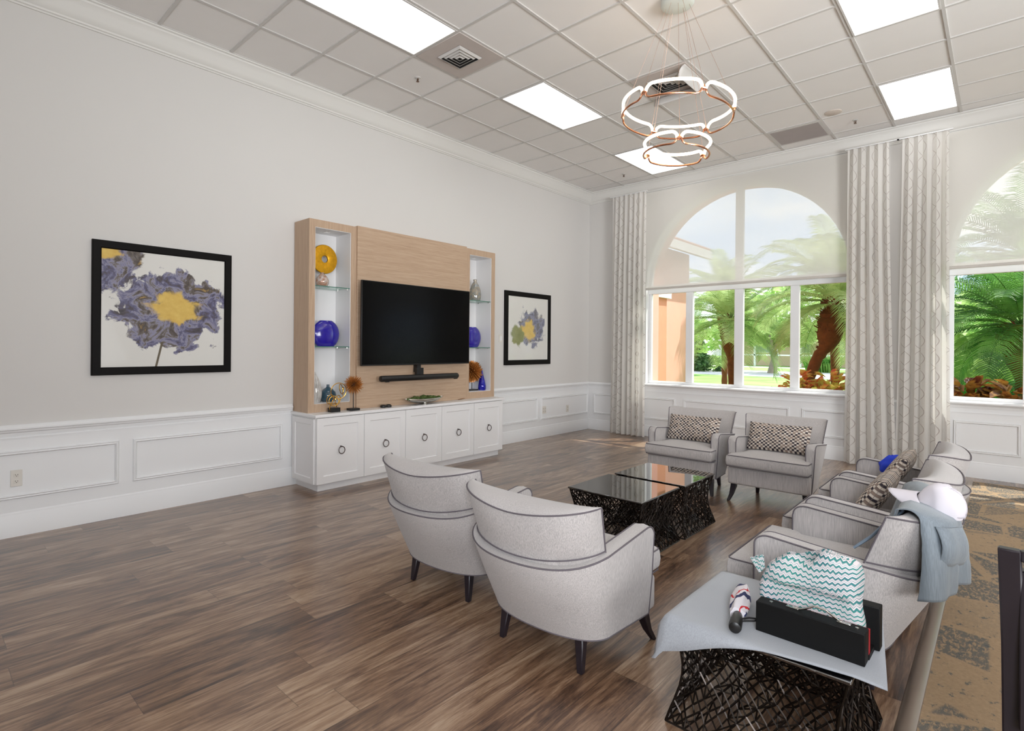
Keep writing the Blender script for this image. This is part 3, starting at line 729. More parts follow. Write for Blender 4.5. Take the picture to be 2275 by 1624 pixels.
# ribbed leaf vase
m=MB(); n=72; vs=[]; prof=[(.030,0),(.060,.010),(.080,.07),(.083,.13),(.070,.20),(.045,.26),(.018,.31),(.006,.335)]
fs=[]
for r_,z_ in prof:
    for k in range(n):
        a=2*PI*k/n; q=r_*(1+.06*math.cos(18*a)); vs.append((q*.6*math.cos(a),q*math.sin(a),z_))
for i in range(len(prof)-1):
    for k in range(n): fs.append((i*n+k,i*n+(k+1)%n,(i+1)*n+(k+1)%n,(i+1)*n+k))
fs+=[tuple(range(n-1,-1,-1))]; m.add(vs,fs)
tag(m.build('ribbed_vase',M['ribbed'],loc=(.20,2.985,.8545)),'clear ribbed leaf-shaped glass vase at the left edge of the left tower floor','vase')
lathe_thing('squat_vase','dark teal squat glass vase with narrow neck on the left tower floor','vase',[(.03,0),(.062,.008),(.085,.040),(.090,.075),(.080,.110),(.052,.140),(.022,.158),(.014,.172),(.017,.190)],(.15,3.178,.8545),M['teal'])
# spiky urchin sculptures
def urchin(label,x,y,z,rod,rad,ns,bs,mat,seed,flat=1.0,disc=False):
    rn=random.Random(seed); t=thing('starburst_sculpture',label,'sculpture',(x,y,z),group='spiky starburst sculptures')
    m=MB(); m.box(-bs*.7,bs*.7,-bs,bs,0,.024); m.build('stand_base',M['black'],t,bevel=.002)
    m=MB(); m.tube([(0,0,.022),(0,0,rod)],.005,8); m.build('rod',M['black'],t)
    m=MB(); c=Vector((0,0,rod+.02))
    m.lathe([(.004,-.034),(.024,-.024),(.034,0),(.024,.024),(.004,.034)],16,c); core=m.build('core',M['dark'],t)
    m=MB()
    for k in range(ns):
        zz=1-2*(k+.5)/ns; ph=k*2.39996; q=math.sqrt(1-zz*zz); d=Vector((q*math.cos(ph)*flat,q*math.sin(ph),zz)).normalized()
        L=rad*rn.uniform(.82,1.05); sd=d.orthogonal().normalized(); 
        m.tube([c+d*.02,c+d*L*.6,c+d*L],.0042 if not disc else .009,4,taper=[.9,1,.5])
    m.build('spikes',mat,t)
urchin('bronze spiky starburst on a thin rod standing on the white top, left end',.400,3.335,.7752,.255,.105,170,.058,M['bronzeflake'],4)
urchin('bronze spiky disc on a black stand on the right tower floor',.13,5.432,.8545,.245,.150,420,.075,M['bronzeflake'],5,.45,True)
# gold ring sculpture
t=thing('gold_ring_sculpture','linked gold rings on a black block at the left end of the white top','sculpture',(.385,3.110,.7752))
m=MB(); m.box(-.035,.035,-.055,.055,0,.045); m.build('stand_base',M['black'],t,bevel=.002)
for (dy,dz,r_,tx,rz) in ((-.055,.135,.048,.2,.3),(-.01,.115,.050,-.2,-.5),(.035,.125,.046,.15,.4),(.045,.215,.085,.1,-.15),(.075,.235,.052,-.2,.7),(-.02,.055,.042,.3,.1),(.10,.21,.045,.1,1.0)):
    Mx=Matrix.Rotation(rz,3,'Z')@Matrix.Rotation(tx,3,'Y'); m=MB()
    m.tube([Mx@Vector((0,r_*math.cos(a),r_*math.sin(a)))+Vector((.012,dy,dz)) for a in [2*PI*q/32 for q in range(32)]],.0045,7,closed=True); m.build('ring',M['gold'],t)
# moss boat bowl
t=thing('boat_bowl','silver boat-shaped bowl filled with green moss on the white top','bowl',(.415,4.325,.7752))
def boat(u,v):
    s=2*u-1; w=.078*(1-abs(s)**2.2)+.003; zr=.068+.012*s*s; zk=.018+(zr-.020)*abs(s)**2.4; a=PI*v
    return (w*math.cos(a),.305*s,zr-(zr-zk)*math.sin(a))
m=MB(); m.grid(boat,33,17); m.build('bowl_shell',M['chrome'],t,solid=.004)
m=MB(); m.lathe([(.040,0),(.040,.006),(.028,.012),(.026,.022)],20); m.build('foot_ring',M['chrome'],t)
m=MB()
rn=random.Random(3)
for k in range(90):
    s=rn.uniform(-.90,.90); w=.058*(1-abs(s)**2.2); cx,cz=rn.uniform(-w,w),.066+rn.uniform(0,.026)*(1.15-abs(s)); rr_=rn.uniform(.013,.026)*(1.15-.5*abs(s))
    m.lathe([(rr_*.1,-rr_*.7),(rr_*.8,-rr_*.4),(rr_,0),(rr_*.75,rr_*.5),(rr_*.1,rr_*.72)],8,(cx,.30*s,cz))
m.build('moss_clump',M['moss'],t)
# unidentified black two-lobed item, twig
m=MB(); m.lathe([(.002,0),(.030,0),(.036,.010),(.034,.022),(.020,.032),(.002,.033)],20,(0,-.038,0)); m.lathe([(.002,0),(.030,0),(.036,.010),(.034,.022),(.020,.032),(.002,.033)],20,(0,.038,0)); m.box(-.022,.022,-.05,.05,.002,.026)
tag(m.build('two_lobed_item',M['black'],loc=(.400,3.765,.7752),bevel=.004),'small black two-lobed item lying on the white top left of the moss bowl','case')
m=MB(); m.tube([(0,-.05,.005),(.01,-.02,.010),(0,.02,.012),(.012,.06,.020)],.005,6,taper=[.6,1,.9,.4]); m.tube([(0,-.03,.006),(.02,-.045,.012)],.004,6,taper=[1,.5])
tag(m.build('twig',simple('brown_twig',(120,78,44),.8,var=.3),loc=(.350,5.0,.7752)),'tiny brown twig lying on the right part of the white top','twig')

# ------------------------------------------------------------------ armchairs
def sup(hw,yt,yb,p,th):
    c,s=math.cos(th),math.sin(th)
    return (hw*math.copysign(abs(c)**(2/p),c), yt+(yb-yt)*abs(s)**(2/p))
def horseshoe(front,back,nA,nB):
    """front=(half width at front, y front) back=(hw,ytip,yback,p): right front -> back -> left front"""
    pts=[]
    for i in range(nA):
        q=(i/nA)**2.3
        pts.append((front[0]+(back[0]-front[0])*q, front[1]+(back[1]-front[1])*q))
    for i in range(nB+1): pts.append(sup(*back,PI*i/nB))
    for i in range(nA-1,-1,-1):
        x,y=pts[i]; pts.append((-x,y))
    return pts
YF=.205
def ztop(i,n,pts,nA,nB):
    x,y=pts[i]
    if nA<=i<=nA+nB:
        s=math.sin(PI*(i-nA)/nB); z=.568-.046*(s*s*(3-2*s))
    else: z=.568+.046*((y+.235)/(YF+.235))
    d=(y-(YF-.07))/.07
    if d>0: z-=.055*(1-math.sqrt(max(0,1-d*d)))
    return z
def nplan(hw,yt,yc,p,x):
    q=min(1,abs(x)/hw); return yt+(yc-yt)*(1-q**p)**(1/p)
def back_out(x,t):   # x scaled -1..1
    b=(x*.326,nplan(1,-.170,-.412,2.25,x)); a=(x*.362,nplan(1,-.294,-.480,2.5,x)); return (b[0]+(a[0]-b[0])*t, b[1]+(a[1]-b[1])*t)
def back_in(x,t):
    b=(x*.326,nplan(1,-.164,-.215,2.0,x)); a=(x*.362,nplan(1,-.290,-.342,2.0,x)); return (b[0]+(a[0]-b[0])*t, b[1]+(a[1]-b[1])*t)
BZ0=.44
def BZ1(x): return .788-.052*(1-abs(x)**1.6)
def make_chair():
    t=thing('armchair','x','armchair')
    nA,nB=18,36
    ot=horseshoe((.372,YF),(.370,-.235,-.485,2.0),nA,nB); ob=horseshoe((.345,YF),(.318,-.110,-.285,2.25),nA,nB)
    it=horseshoe((.296,YF),(.292,-.235,-.380,2.0),nA,nB); n=len(ot); vs=[];K=9
    for i in range(n):
        z=ztop(i,n,ot,nA,nB); (ax,ay),(bx,by),(cx,cy)=ot[i],ob[i],it[i]
        mid=lambda q:(bx+(ax-bx)*q,by+(ay-by)*q)
        e=.014; zb=.158
        m1=mid(.45); bul=.004
        vs+=[(bx,by,zb),(m1[0]*1.008,m1[1]*1.006,zb+(z-zb)*.45),(mid(.97)[0],mid(.97)[1],z-e),(ax+(cx-ax)*.06,ay+(cy-ay)*.06,z-.003),(ax+(cx-ax)*.5,ay+(cy-ay)*.5,z+.004),(ax+(cx-ax)*.94,ay+(cy-ay)*.94,z-.003),(cx,cy,z-e),(mid(.36)[0]*.84,mid(.36)[1]*(.84 if ay<0 else 1),.30),(bx*.86,by*(.84 if ay<0 else 1),zb)]
    fs=[]
    for i in range(n-1):
        for k in range(K): fs.append((i*K+k,i*K+(k+1)%K,(i+1)*K+(k+1)%K,(i+1)*K+k))
    fs+=[tuple(range(K)),tuple((n-1)*K+k for k in range(K-1,-1,-1))]
    m=MB(); m.add(vs,fs); sh=m.build('arm_shell',M['fab'],t,angle=50)
    m=MB()
    P=lambda i,k:Vector(vs[i*K+k])
    m.tube([P(0,0)+Vector((0,.003,0))]+[P(0,1)+Vector((0,.003,0))]+[P(i,2)+Vector((0,0,.010)) for i in range(n)]+[P(n-1,1)+Vector((0,.003,0)),P(n-1,0)+Vector((0,.003,0))],.0039,6)
    m.tube([P(0,7)+Vector((0,.003,0)),P(0,6)+Vector((0,.003,0))]+[P(i,6)+Vector((0,0,.010)) for i in range(0,nA+7)],.0039,6)
    m.tube([P(n-1,7)+Vector((0,.003,0)),P(n-1,6)+Vector((0,.003,0))]+[P(n-1-i,6)+Vector((0,0,.010)) for i in range(0,nA+7)],.0039,6)
    m.tube([P(i,0) for i in range(n)],.0039,6)
    m.build('piping',M['pipe'],sh)
    # seat base
    def tee(yf,yb,wf,wi,ys=YF+.004):
        return [(-wf,ys),(-wf,yf),(wf,yf),(wf,ys),(wi,ys),(wi,yb),(-wi,yb),(-wi,ys)]
    m=MB(); m.prism(tee(.280,-.13,.348,.262),.165,.332); m.build('seat_base',M['fab'],t,bevel=.018,seg=3,angle=60)
    m=MB()
    def cushion(u0,z0,z1,yf,yb,wf,wi,crown):
        poly=tee(yf,yb,wf,wi); c=Vector((0,.02,0)); lay=[]
        for sc_,z in ((.93,z0),(1.0,z0+.022),(1.012,(z0+z1)/2),(1.0,z1-.018),(.955,z1),(.75,z1+crown*.7),(.35,z1+crown)):
            lay.append([(c.x+(x-c.x)*sc_, (y-(0.02))*sc_+.02, z) for x,y in poly])
        vs=[p for l in lay for p in l]; N=len(poly); fs=[]
        for j in range(len(lay)-1):
            for k in range(N): fs.append((j*N+k,j*N+(k+1)%N,(j+1)*N+(k+1)%N,(j+1)*N+k))
        fs+=[tuple(range(N-1,-1,-1)),tuple((len(lay)-1)*N+k for k in range(N))]
        return vs,fs,lay
    vs2,fs2,lay=cushion(0,.334,.456,.335,-.17,.345,.280,.016)
    m.add(vs2,fs2); cu=m.build('seat_cushion',M['fab'],t,bevel=.010,seg=3,angle=60)
    m=MB()
    for z,li in ((.447,3),(.345,1)):
        q=[Vector((x,y,z)) for x,y,_ in lay[li]]
        f=[q[0],q[1],q[2],q[3]]; pth=[]
        c1,c2=f[1],f[2]; rd=.025
        pth=[f[0],c1+Vector((0,-rd,0)),c1+Vector((rd*.3,-rd*.3,0)),c1+Vector((rd,0,0)),c2+Vector((-rd,0,0)),c2+Vector((-rd*.3,-rd*.3,0)),c2+Vector((0,-rd,0)),f[3]]
        m.tube(pth,.0037,6)
    m.build('piping',M['pipe'],cu)
    # flared curved backrest
    n=33; vs=[];K=9
    xs=[math.sin(PI/2*(2*i/(n-1)-1)) for i in range(n)]
    for x in xs:
        o=lambda q:back_out(x,q); I=lambda q:back_in(x,q)
        zt=BZ1(x); zi=.790-.006*(1-x*x); zz=lambda q:BZ0+(zt-BZ0)*q; zn=lambda q:BZ0+(zi-BZ0)*q
        to,ti=o(1),I(1)
        mid=((to[0]+ti[0])/2,(to[1]+ti[1])/2)
        k=min(1,(ti[1]-to[1])/.09)
        vs+=[(*o(0),zz(0)),(*o(.5),zz(.5)),(*o(.97),zz(.97)),(to[0]*(1-.005*k),to[1]+.008*k,zt+.002),(*mid,(zt+zi)/2+.012*k),(ti[0],ti[1]-.022*k,zi+.006*k),(*I(.95),zn(.95)),(I(.5)[0],I(.5)[1]+.012*k,zn(.5)),(*I(0),zn(0))]
    fs=[]
    for i in range(n-1):
        for k in range(K): fs.append((i*K+k,i*K+(k+1)%K,(i+1)*K+(k+1)%K,(i+1)*K+k))
    fs+=[tuple(range(K)),tuple((n-1)*K+k for k in range(K-1,-1,-1))]
    m=MB(); m.add(vs,fs); bk=m.build('backrest',M['fab'],t,angle=75)
    P=lambda i,k:Vector(vs[i*K+k])
    m=MB(); m.tube([P(i,2)+Vector((0,-.002,.008)) for i in range(n)],.0039,6)
    for i,sx in ((0,-1),(n-1,1)):
        d=Vector((sx*.002,0,0))
        m.tube([(P(i,8)+P(i,0))/2+d,(P(i,7)+P(i,1))/2+d,(P(i,6)+P(i,2))/2+d,P(i,2)+d+Vector((0,0,.008))],.0039,6)
    m.tube([Vector((*back_out(x,(.578-.044*(1-x*x)-BZ0)/(BZ1(x)-BZ0)),.578-.044*(1-x*x)))+Vector((.003*x,-.003,0)) for x in xs],.0037,6)
    m.build('piping',M['pipe'],bk)
    for sx in (-1,1):
        m=MB(); path=[(sx*.300,.215,.20),(sx*.308,.225,.13),(sx*.320,.247,.06),(sx*.338,.282,0)]
        wd=[.026,.024,.018,.013]; vsl=[]
        for (x,y,z),w in zip(path,wd): vsl+=[(x-w,y-w,z),(x+w,y-w,z),(x+w,y+w,z),(x-w,y+w,z)]
        fsl=[(j*4+k,j*4+(k+1)%4,(j+1)*4+(k+1)%4,(j+1)*4+k) for j in range(3) for k in range(4)]+[(3,2,1,0),(12,13,14,15)]
        m.add(vsl,fsl); m.build('leg',M['leg'],t,bevel=.004,seg=1)
        m=MB(); vsl=[]
        for z,w,o in ((.162,.023,0),(0,.014,.022)):
            x,y=sx*(.214+o*.6),-.203-o; vsl+=[(x-w,y-w,z),(x+w,y-w,z),(x+w,y+w,z),(x-w,y+w,z)]
        m.add(vsl,[(0,1,5,4),(1,2,6,5),(2,3,7,6),(3,0,4,7),(3,2,1,0),(4,5,6,7)]); m.build('leg',M['leg'],t,bevel=.004,seg=1)
        m=MB(); m.lathe([(.012,0),(.014,.003),(.012,.006)],12,(sx*.227,-.225,0))
    return t
chair0=make_chair()
CH=[((2.935,2.473),R(4.0),'grey armchair seen from behind, left one of the two with backs to camera'),
    ((3.790,2.346),R(1.2),'grey armchair seen from behind, nearer and right of the two with backs to camera'),
    ((2.980,5.850),R(180),'grey armchair facing the camera under the window, left one, beside the corner'),
    ((3.819,5.825),R(180),'grey armchair facing the camera under the window, right one, beside the row at right'),
    ((4.752,3.150),R(90),'grey armchair at right with a grey jacket draped over its back'),
    ((4.752,4.080),R(90),'grey armchair in the middle of the right-hand row of three'),
    ((4.752,5.000),R(90),'grey armchair at the far end of the right-hand row, blue cloth on it')]
chairs=[]
for i,((x,y),rz,lab) in enumerate(CH):
    o=chair0 if i==0 else copy_tree(chair0)
    o.location=(x,y,0); o.rotation_euler=(0,0,rz); o['label']=lab; o['group']='grey upholstered armchairs'; chairs.append(o)
def W(i,p):   # chair-local -> world
    (x,y),rz,_=CH[i]; c,s=math.cos(rz),math.sin(rz); return Vector((x+p[0]*c-p[1]*s,y+p[0]*s+p[1]*c,p[2]))
# lumbar pillows
def pillow(ci,lab,yl=-.085,tilt=24,yaw=0,w=.265,h=.135,zc=.602):
    nu,nv=25,17; m=MB(); vs=[];uvs=[];fs=[]
    for s in (1,-1):
        for j in range(nv):
            for i in range(nu):
                a=2*i/(nu-1)-1; b=2*j/(nv-1)-1
                e=max(0,(1-a**4))**.5*max(0,(1-b**4))**.5
                th=.056*e
                pin=1-.05*(abs(a)**3)*(1-abs(b))-.0; x=w*a*(1-.045*(1-b*b)*abs(a)**3*0); z=h*b*(1+.05*a*a)
                x=w*a*(1+.03*b*b)
                vs.append((x,s*th,z)); uvs.append((w*(a+1),h*(b+1)))
        o=0 if s==1 else nu*nv
        for j in range(nv-1):
            for i in range(nu-1): fs.append((o+j*nu+i,o+j*nu+i+1,o+(j+1)*nu+i+1,o+(j+1)*nu+i))
    m.add(vs,fs); o=m.build('lumbar_pillow',M['weave'],angle=70,uvs=uvs)
    p=W(ci,(0,yl,zc)); o.location=p; o.rotation_euler=(R(tilt),0,CH[ci][1]+R(yaw)); 
    tag(o,lab,'pillow','woven lumbar pillows on the armchairs')
pillow(2,'woven beige and black lumbar pillow on the left armchair under the window')
pillow(3,'woven beige and black lumbar pillow on the right armchair under the window')
pillow(5,'woven beige and black lumbar pillow on the middle armchair of the right-hand row',yl=-.090,tilt=31,zc=.603)
pillow(6,'woven beige and black lumbar pillow on the far armchair of the right-hand row',yl=-.090,tilt=31,zc=.603)

# blue cloth on far chair
m=MB(); rn=random.Random(9)
def bl(u,v):
    a=2*PI*u; q=v*PI; r_=math.sin(q); nz=.02*mnoise.noise(Vector((math.cos(a)*2,math.sin(a)*2,v*5)))
    p=W(6,(.215+(.060+nz)*r_*math.cos(a),-.03+(.080+nz*2)*r_*math.sin(a),.600-(.065+nz)*math.cos(q)-.03*math.sin(a)*r_)); return tuple(p)
m.grid(bl,22,14,True); tag(m.build('blue_cloth_bag',M['blue'],angle=70),'crumpled royal blue cloth bag on the far armchair behind its pillow','bag')

# ------------------------------------------------------------------ jacket + cap on the right-hand chair
nu,nv=36,52; vs=[]; uvs=[]
def jk(u,v):
    # v: 0 front hem -> 1 back hem ; u: -1 near side .. 1 far side
    if v<.30:
        q=v/.30; x0=-.30+.55*(1-q)**1.5*0-.0; x=(-.70-.14*q)+(u+1)/2*(1.66+.14*q)
        tz=.20+.80*q+.18*(1-q)*max(0,-u)*0
        bx,by=back_in(max(-1,min(1,x)),tz); z=BZ0+(.796-BZ0)*tz
        off=.014+.020*(1-q)+.010*math.sin(5*x+3*q)
        return (bx,by+off,z+.006*q)
    if v<.46:
        q=(v-.30)/.16; x=-.84+(u+1)/2*1.80-.10*q*(1-u)/2; x=max(-1,min(1,x))
        a=back_in(x,1.0); b=back_out(x,1.0)
        return (a[0]+(b[0]-a[0])*q,a[1]+.014+(b[1]-.014-a[1]-.014)*q,(.796+(BZ1(x)-.790)*q)+.014+.016*math.sin(PI*q)+.004*math.sin(9*u+2))
    q=(v-.46)/.54; x0=-.94+(u+1)/2*1.90-.03*q*(1-u)/2; x=max(-1,min(1,x0))
    b=back_out(x,1.0)
    b=(b[0]+(x0-x)*.36,b[1])
    fl=q*(.020*math.sin(7.0*u+.6)+.014*math.sin(13*u+1.1)+.012)
    z=BZ1(x)+.018-(BZ1(x)-.458)*q-.01*q*math.sin(3*u)
    return (b[0]*(1+.05*q)+.012*q*math.sin(6*u),b[1]-.014-.010*math.sin(PI*q)-fl,z)
m=MB()
for j in range(nv):
    for i in range(nu):
        u=2*i/(nu-1)-1; v=j/(nv-1); p=Vector(jk(u,v)); p.z+=.006*mnoise.noise(Vector((u*3,v*7,1.3))); p.y-=.005*abs(mnoise.noise(Vector((u*4,v*9,5))))
        vs.append(W(4,p))
fs=[(j*nu+i,j*nu+i+1,(j+1)*nu+i+1,(j+1)*nu+i) for j in range(nv-1) for i in range(nu-1)]
m.add(vs,fs)
t=thing('jacket','shiny grey-blue jacket draped over the back of the nearest right-hand armchair','jacket',(0,0,0))
m.build('jacket_body',M['jacket'],t,angle=70,solid=.003)
# rolled front flap hanging diagonally on the near side, and folded pocket flap on the back
m=MB(); a=[W(4,(-.175,-.318,.770)),W(4,(-.205,-.270,.722)),W(4,(-.237,-.220,.655)),W(4,(-.262,-.165,.602))]
for k in range(3):
    o=Vector((.004*k,.010*k,.004*k)); m.tube([p+o for p in a],.0065,7,taper=[1,1,.9,.8])
m.build('front_placket',simple('jacket_edge',(112,128,144),.5),t)
def flap(u,v):
    x=-.86+u*.62; b=back_out(x,1.0); q=v
    return tuple(W(4,(b[0],b[1]-.030-.022*math.sin(PI*v*.9)-.004*math.sin(9*u),BZ1(max(-1,min(1,x)))-.006-.150*q)))
m=MB(); m.grid(flap,12,10); m.build('back_yoke',M['jacket'],t,angle=70,solid=.004)

def cap():
    t=thing('baseball_cap','white baseball cap lying on the jacket over the chair back','cap',(5.185,3.12,.790))
    t.scale=(.86,.86,.86); t.rotation_euler=(R(10),R(22),R(-6))
    m=MB(); n=36
    def dome(u,v):
        a=2*PI*u; q=v*PI/2; r_=math.cos(q)**.8; z=.118*math.sin(q)
        nz=.010*mnoise.noise(Vector((math.cos(a)*1.7,math.sin(a)*1.7,v*2)))
        fr=1+.06*math.cos(a)
        return (.100*r_*math.cos(a)*fr+nz,.078*r_*math.sin(a)+nz,z*(1+.10*(-math.cos(a))*.5)+nz)
    m.grid(dome,n,14,True); cr=m.build('crown',M['capw'],t,angle=80)
    m=MB(); m.lathe([(.002,.004),(.007,.003),(.007,0)],10,(0,0,.118)); m.build('button',M['capw'],cr)
    m=MB()
    for k in range(3):
        a=PI*k/3; m.tube([(.1012*math.cos(q)**.8*math.cos(a)*(1.05 if abs(math.cos(a))>.9 else 1),.079*math.cos(q)**.8*math.sin(a),.119*math.sin(q)) for q in [PI/2*i/9 for i in range(10)]],.0012,5)
    m.build('seam',simple('cap_seam',(205,198,206),.9),cr)
    m=MB()
    def brim(u,v):
        a=PI*(.68+.64*u); s=v; x=(.098+.085*s)*math.cos(a)-.0; y=(.078+.012*s)*math.sin(a)
        x=-.060-.0-(.115*s)*math.sin(PI*u)**.35-.038*math.sin(PI*u); y=.080*(2*u-1)*(1-.12*s)
        return (x,y,.006+.012*(1-(2*u-1)**2)-.050*s)
    m.grid(brim,20,9); m.build('brim',M['capw'],t,angle=80,solid=.004)
    m=MB(); m.tube([(.100*math.cos(a),.070*math.sin(a),.012) for a in [R(-38+76*k/10) for k in range(11)]],.006,6); m.build('strap',simple('cap_strap',(190,184,192),.8),t)
cap()

# ------------------------------------------------------------------ woven-base tables
def table0():
    t=thing('woven_table','x','table'); HT=.412
    m=MB(); m.box(-.302,.302,-.302,.302,.400,HT); m.build('glass_top',M['glass_black'],t,bevel=.003,seg=1)
    rn=random.Random(11); m=MB(); nu,nv=17,9
    def hw(q): return .290-.036*math.sin(PI*q)**1.3+.014*(1-q)**2
    for side in range(4):
        ca,sa=[(1,0),(0,1),(-1,0),(0,-1)][side]
        G_={}
        for j in range(nv+1):
            for i in range(nu+1):
                q=j/nv; s=2*i/nu-1
                if 0<i<nu: s+=rn.uniform(-.026,.026)
                if 0<j<nv: q+=rn.uniform(-.020,.020)
                h=hw(q); d=rn.uniform(-.016,.004) if 0<i<nu and 0<j<nv else 0
                x,y=h*s,-(h+d); G_[i,j]=Vector((x*ca-y*sa,x*sa+y*ca,.006+q*.392))
        def bar(a,b,r_): m.tube([G_[a],G_[b]],r_,4)
        for j in range(nv):
            for i in range(nu):
                bar((i,j),(i+1,j+1),.0036); bar((i+1,j),(i,j+1),.0036)
                if rn.random()<.35: bar((i,j),(i+1,j),.003)
                if rn.random()<.30: bar((i,j),(i,j+1),.003)
                if rn.random()<.25 and i<nu-1: bar((i,j),(i+2,j+1),.003)
        for j in (0,nv):
            for i in range(nu): bar((i,j),(i+1,j),.0048)
        for j in range(nv): bar((0,j),(0,j+1),.0048)
    m.build('woven_base',M['bronze'],t,smooth=False,fix=False)
    return t
tb=table0()
for i,(x,y,lab) in enumerate(((3.318,3.800,'black glass-topped woven-base table, nearer of the two in the middle of the armchairs'),(3.338,4.462,'black glass-topped woven-base table, farther of the two in the middle, by the window armchairs'),(4.740,2.392,'woven bronze side table in front, draped with a grey cloth'))):
    o=tb if i==0 else copy_tree(tb); o.location=(x,y,0); o['label']=lab; o['group']='woven-base glass-topped tables'

# cloth on the side table
SX,SY,ST=4.740,2.392,.412
poly=[(4.415,2.00),(4.430,2.690),(4.99,2.705),(5.125,2.165)]
nu,nv=34,30; vs=[]
A,B,C_,D=[Vector((*p,0)) for p in ((4.375,2.015),(4.405,2.690),(5.045,2.690),(5.130,2.130))]
for j in range(nv):
    for i in range(nu):
        u,v=i/(nu-1),j/(nv-1)                # u along x, v along y
        p=(A*(1-u)+D*u)*(1-v)+(B*(1-u)+C_*u)*v
        z=ST+.007+.0025*mnoise.noise(Vector((p.x*9,p.y*9,0)))+.002
        ox=max(0,(SX-.304)-p.x); oy=max(0,(SY-.304)-p.y)
        dr=1.0*max(0,ox-.006)+ (0.0 if u>.62 else 1.5*(1-u/.62)**.5)*max(0,oy-.006)
        p2=Vector((p.x+ox*.45,p.y+oy*.25*(1 if u<.6 else 0),z-min(.11,dr)))
        if u<.62 and oy>.004: p2.z-=.050*min(1,oy/.05)*(1-u/.62)**.7; p2.y=min(p2.y,SY-.312)
        if u>.66: p2.z+=.010*(u-.66)/.34*math.sin(PI*min(1,v*3))*0-.012*max(0,p.x-5.045)/.09
        vs.append(p2)
m=MB(); m.add(vs,[(j*nu+i,j*nu+i+1,(j+1)*nu+i+1,(j+1)*nu+i) for j in range(nv-1) for i in range(nu-1)])
tag(m.build('table_cloth',M['cloth'],angle=70,solid=.003),'light grey cloth draped askew over the woven side table in front','cloth')
ZC=ST+.0105
# open black case
t=thing('instrument_case','open long black case with chrome handle and red lining on the side table','case',(4.893,2.205,ZC))
rzc=R(-1); t.rotation_euler=(0,0,rzc)
m=MB(); m.box(-.168,.168,0,.062,0,.108); m.build('case_front',M['vinyl'],t,bevel=.003)
m=MB(); m.box(-.160,.1685,.0622,.082,.004,.099); m.build('red_lining',M['red'],t,smooth=False)
m=MB(); m.box(-.155,.185,.150,.200,0,.150); m.build('case_lid',M['vinyl'],t,bevel=.003)
m=MB(); m.box(-.15,.17,.062,.152,0,.018); m.build('case_floor',M['vinyl'],t,smooth=False)
m=MB(); m.tube([(-.050,.036,.112),(-.030,.034,.113),(-.014,.026,.122),(.02,.006,.150),(.055,.006,.148),(.082,.028,.120),(.094,.036,.112)],.0038,8)
m.box(-.075,-.035,.028,.046,.108,.113); m.box(.082,.122,.028,.046,.108,.113); m.build('handle',M['chrome'],t,bevel=.001)
for x in (-.125,.140):
    m=MB(); m.lathe([(.006,0),(.006,.002),(.001,.004)],10,(x,.034,.108)); m.build('stud',M['chrome'],t)
# chevron bag
n_u,n_v=44,30; vs=[];uvs=[]
cx,cy=4.878,2.338
def bag(u,v):
    a=2*PI*u; z=v; ca,sa=math.cos(a),math.sin(a)
    w=.165-.020*z; d=.050+.020*math.sin(PI*min(1,z*1.1))
    sq=lambda c,p:math.copysign(abs(c)**p,c)
    x=w*sq(ca,.6); y=d*sq(sa,.7)
    top=.262+.040*math.exp(-((x-.055)/.06)**2)+.020*math.exp(-((x-.135)/.03)**2)-.030*math.exp(-((x+.02)/.05)**2)-.055*max(0,(-x-.10)/.06)
    if z<.82: zz=top*z/.82*.93
    else:
        q=(z-.82)/.18; zz=top*(.93+.07*math.sin(q*PI/2)); x*=1-.35*q*q; y*=1-.92*q
    nz=mnoise.noise(Vector((x*14,y*14,zz*11)))*.012*min(1,z*3)
    x+=.012*math.sin(zz*18)*(-1 if x<0 else .3)*min(1,z*2)
    if zz<.155: y=max(y,-.048)
    else: y-=.006*min(1,(zz-.155)/.04)*(1 if sa<0 else 0)
    return (cx+x+nz,cy+y+nz*(.3 if zz<.155 else 1),ZC+.019+zz), (x*1.0+(.5 if sa>0 else 0)*0,zz)
for j in range(n_v):
    for i in range(n_u):
        p,q=bag(i/n_u,j/(n_v-1)); vs.append(p); uvs.append(q)
fs=[(j*n_u+i,j*n_u+(i+1)%n_u,(j+1)*n_u+(i+1)%n_u,(j+1)*n_u+i) for j in range(n_v-1) for i in range(n_u)]+[tuple(range(n_u-1,-1,-1)),tuple((n_v-1)*n_u+k for k in range(n_u))]
m=MB(); m.add(vs,fs)
t=thing('drawstring_bag','crumpled white and teal zigzag-striped cloth bag standing in the black case','bag',(0,0,0))
m.build('bag_body',M['chev'],t,angle=80,uvs=uvs)
m=MB(); uvs=[]
def ruf(u,v):
    a=2*PI*u; k=1+.22*math.sin(5*a); return (cx-.165-.020*v+.016*k*math.cos(a)*(.6+.7*v),cy-.02+.016*k*math.sin(a)*(.6+.8*v),ZC+.185+.050*v+.012*math.cos(a))
m.grid(ruf,24,6,True); m.build('gathered_corner',M['chev'],t,angle=80,uvs=[(p[0]*1.5+p[1],p[2]) for p in m.v])
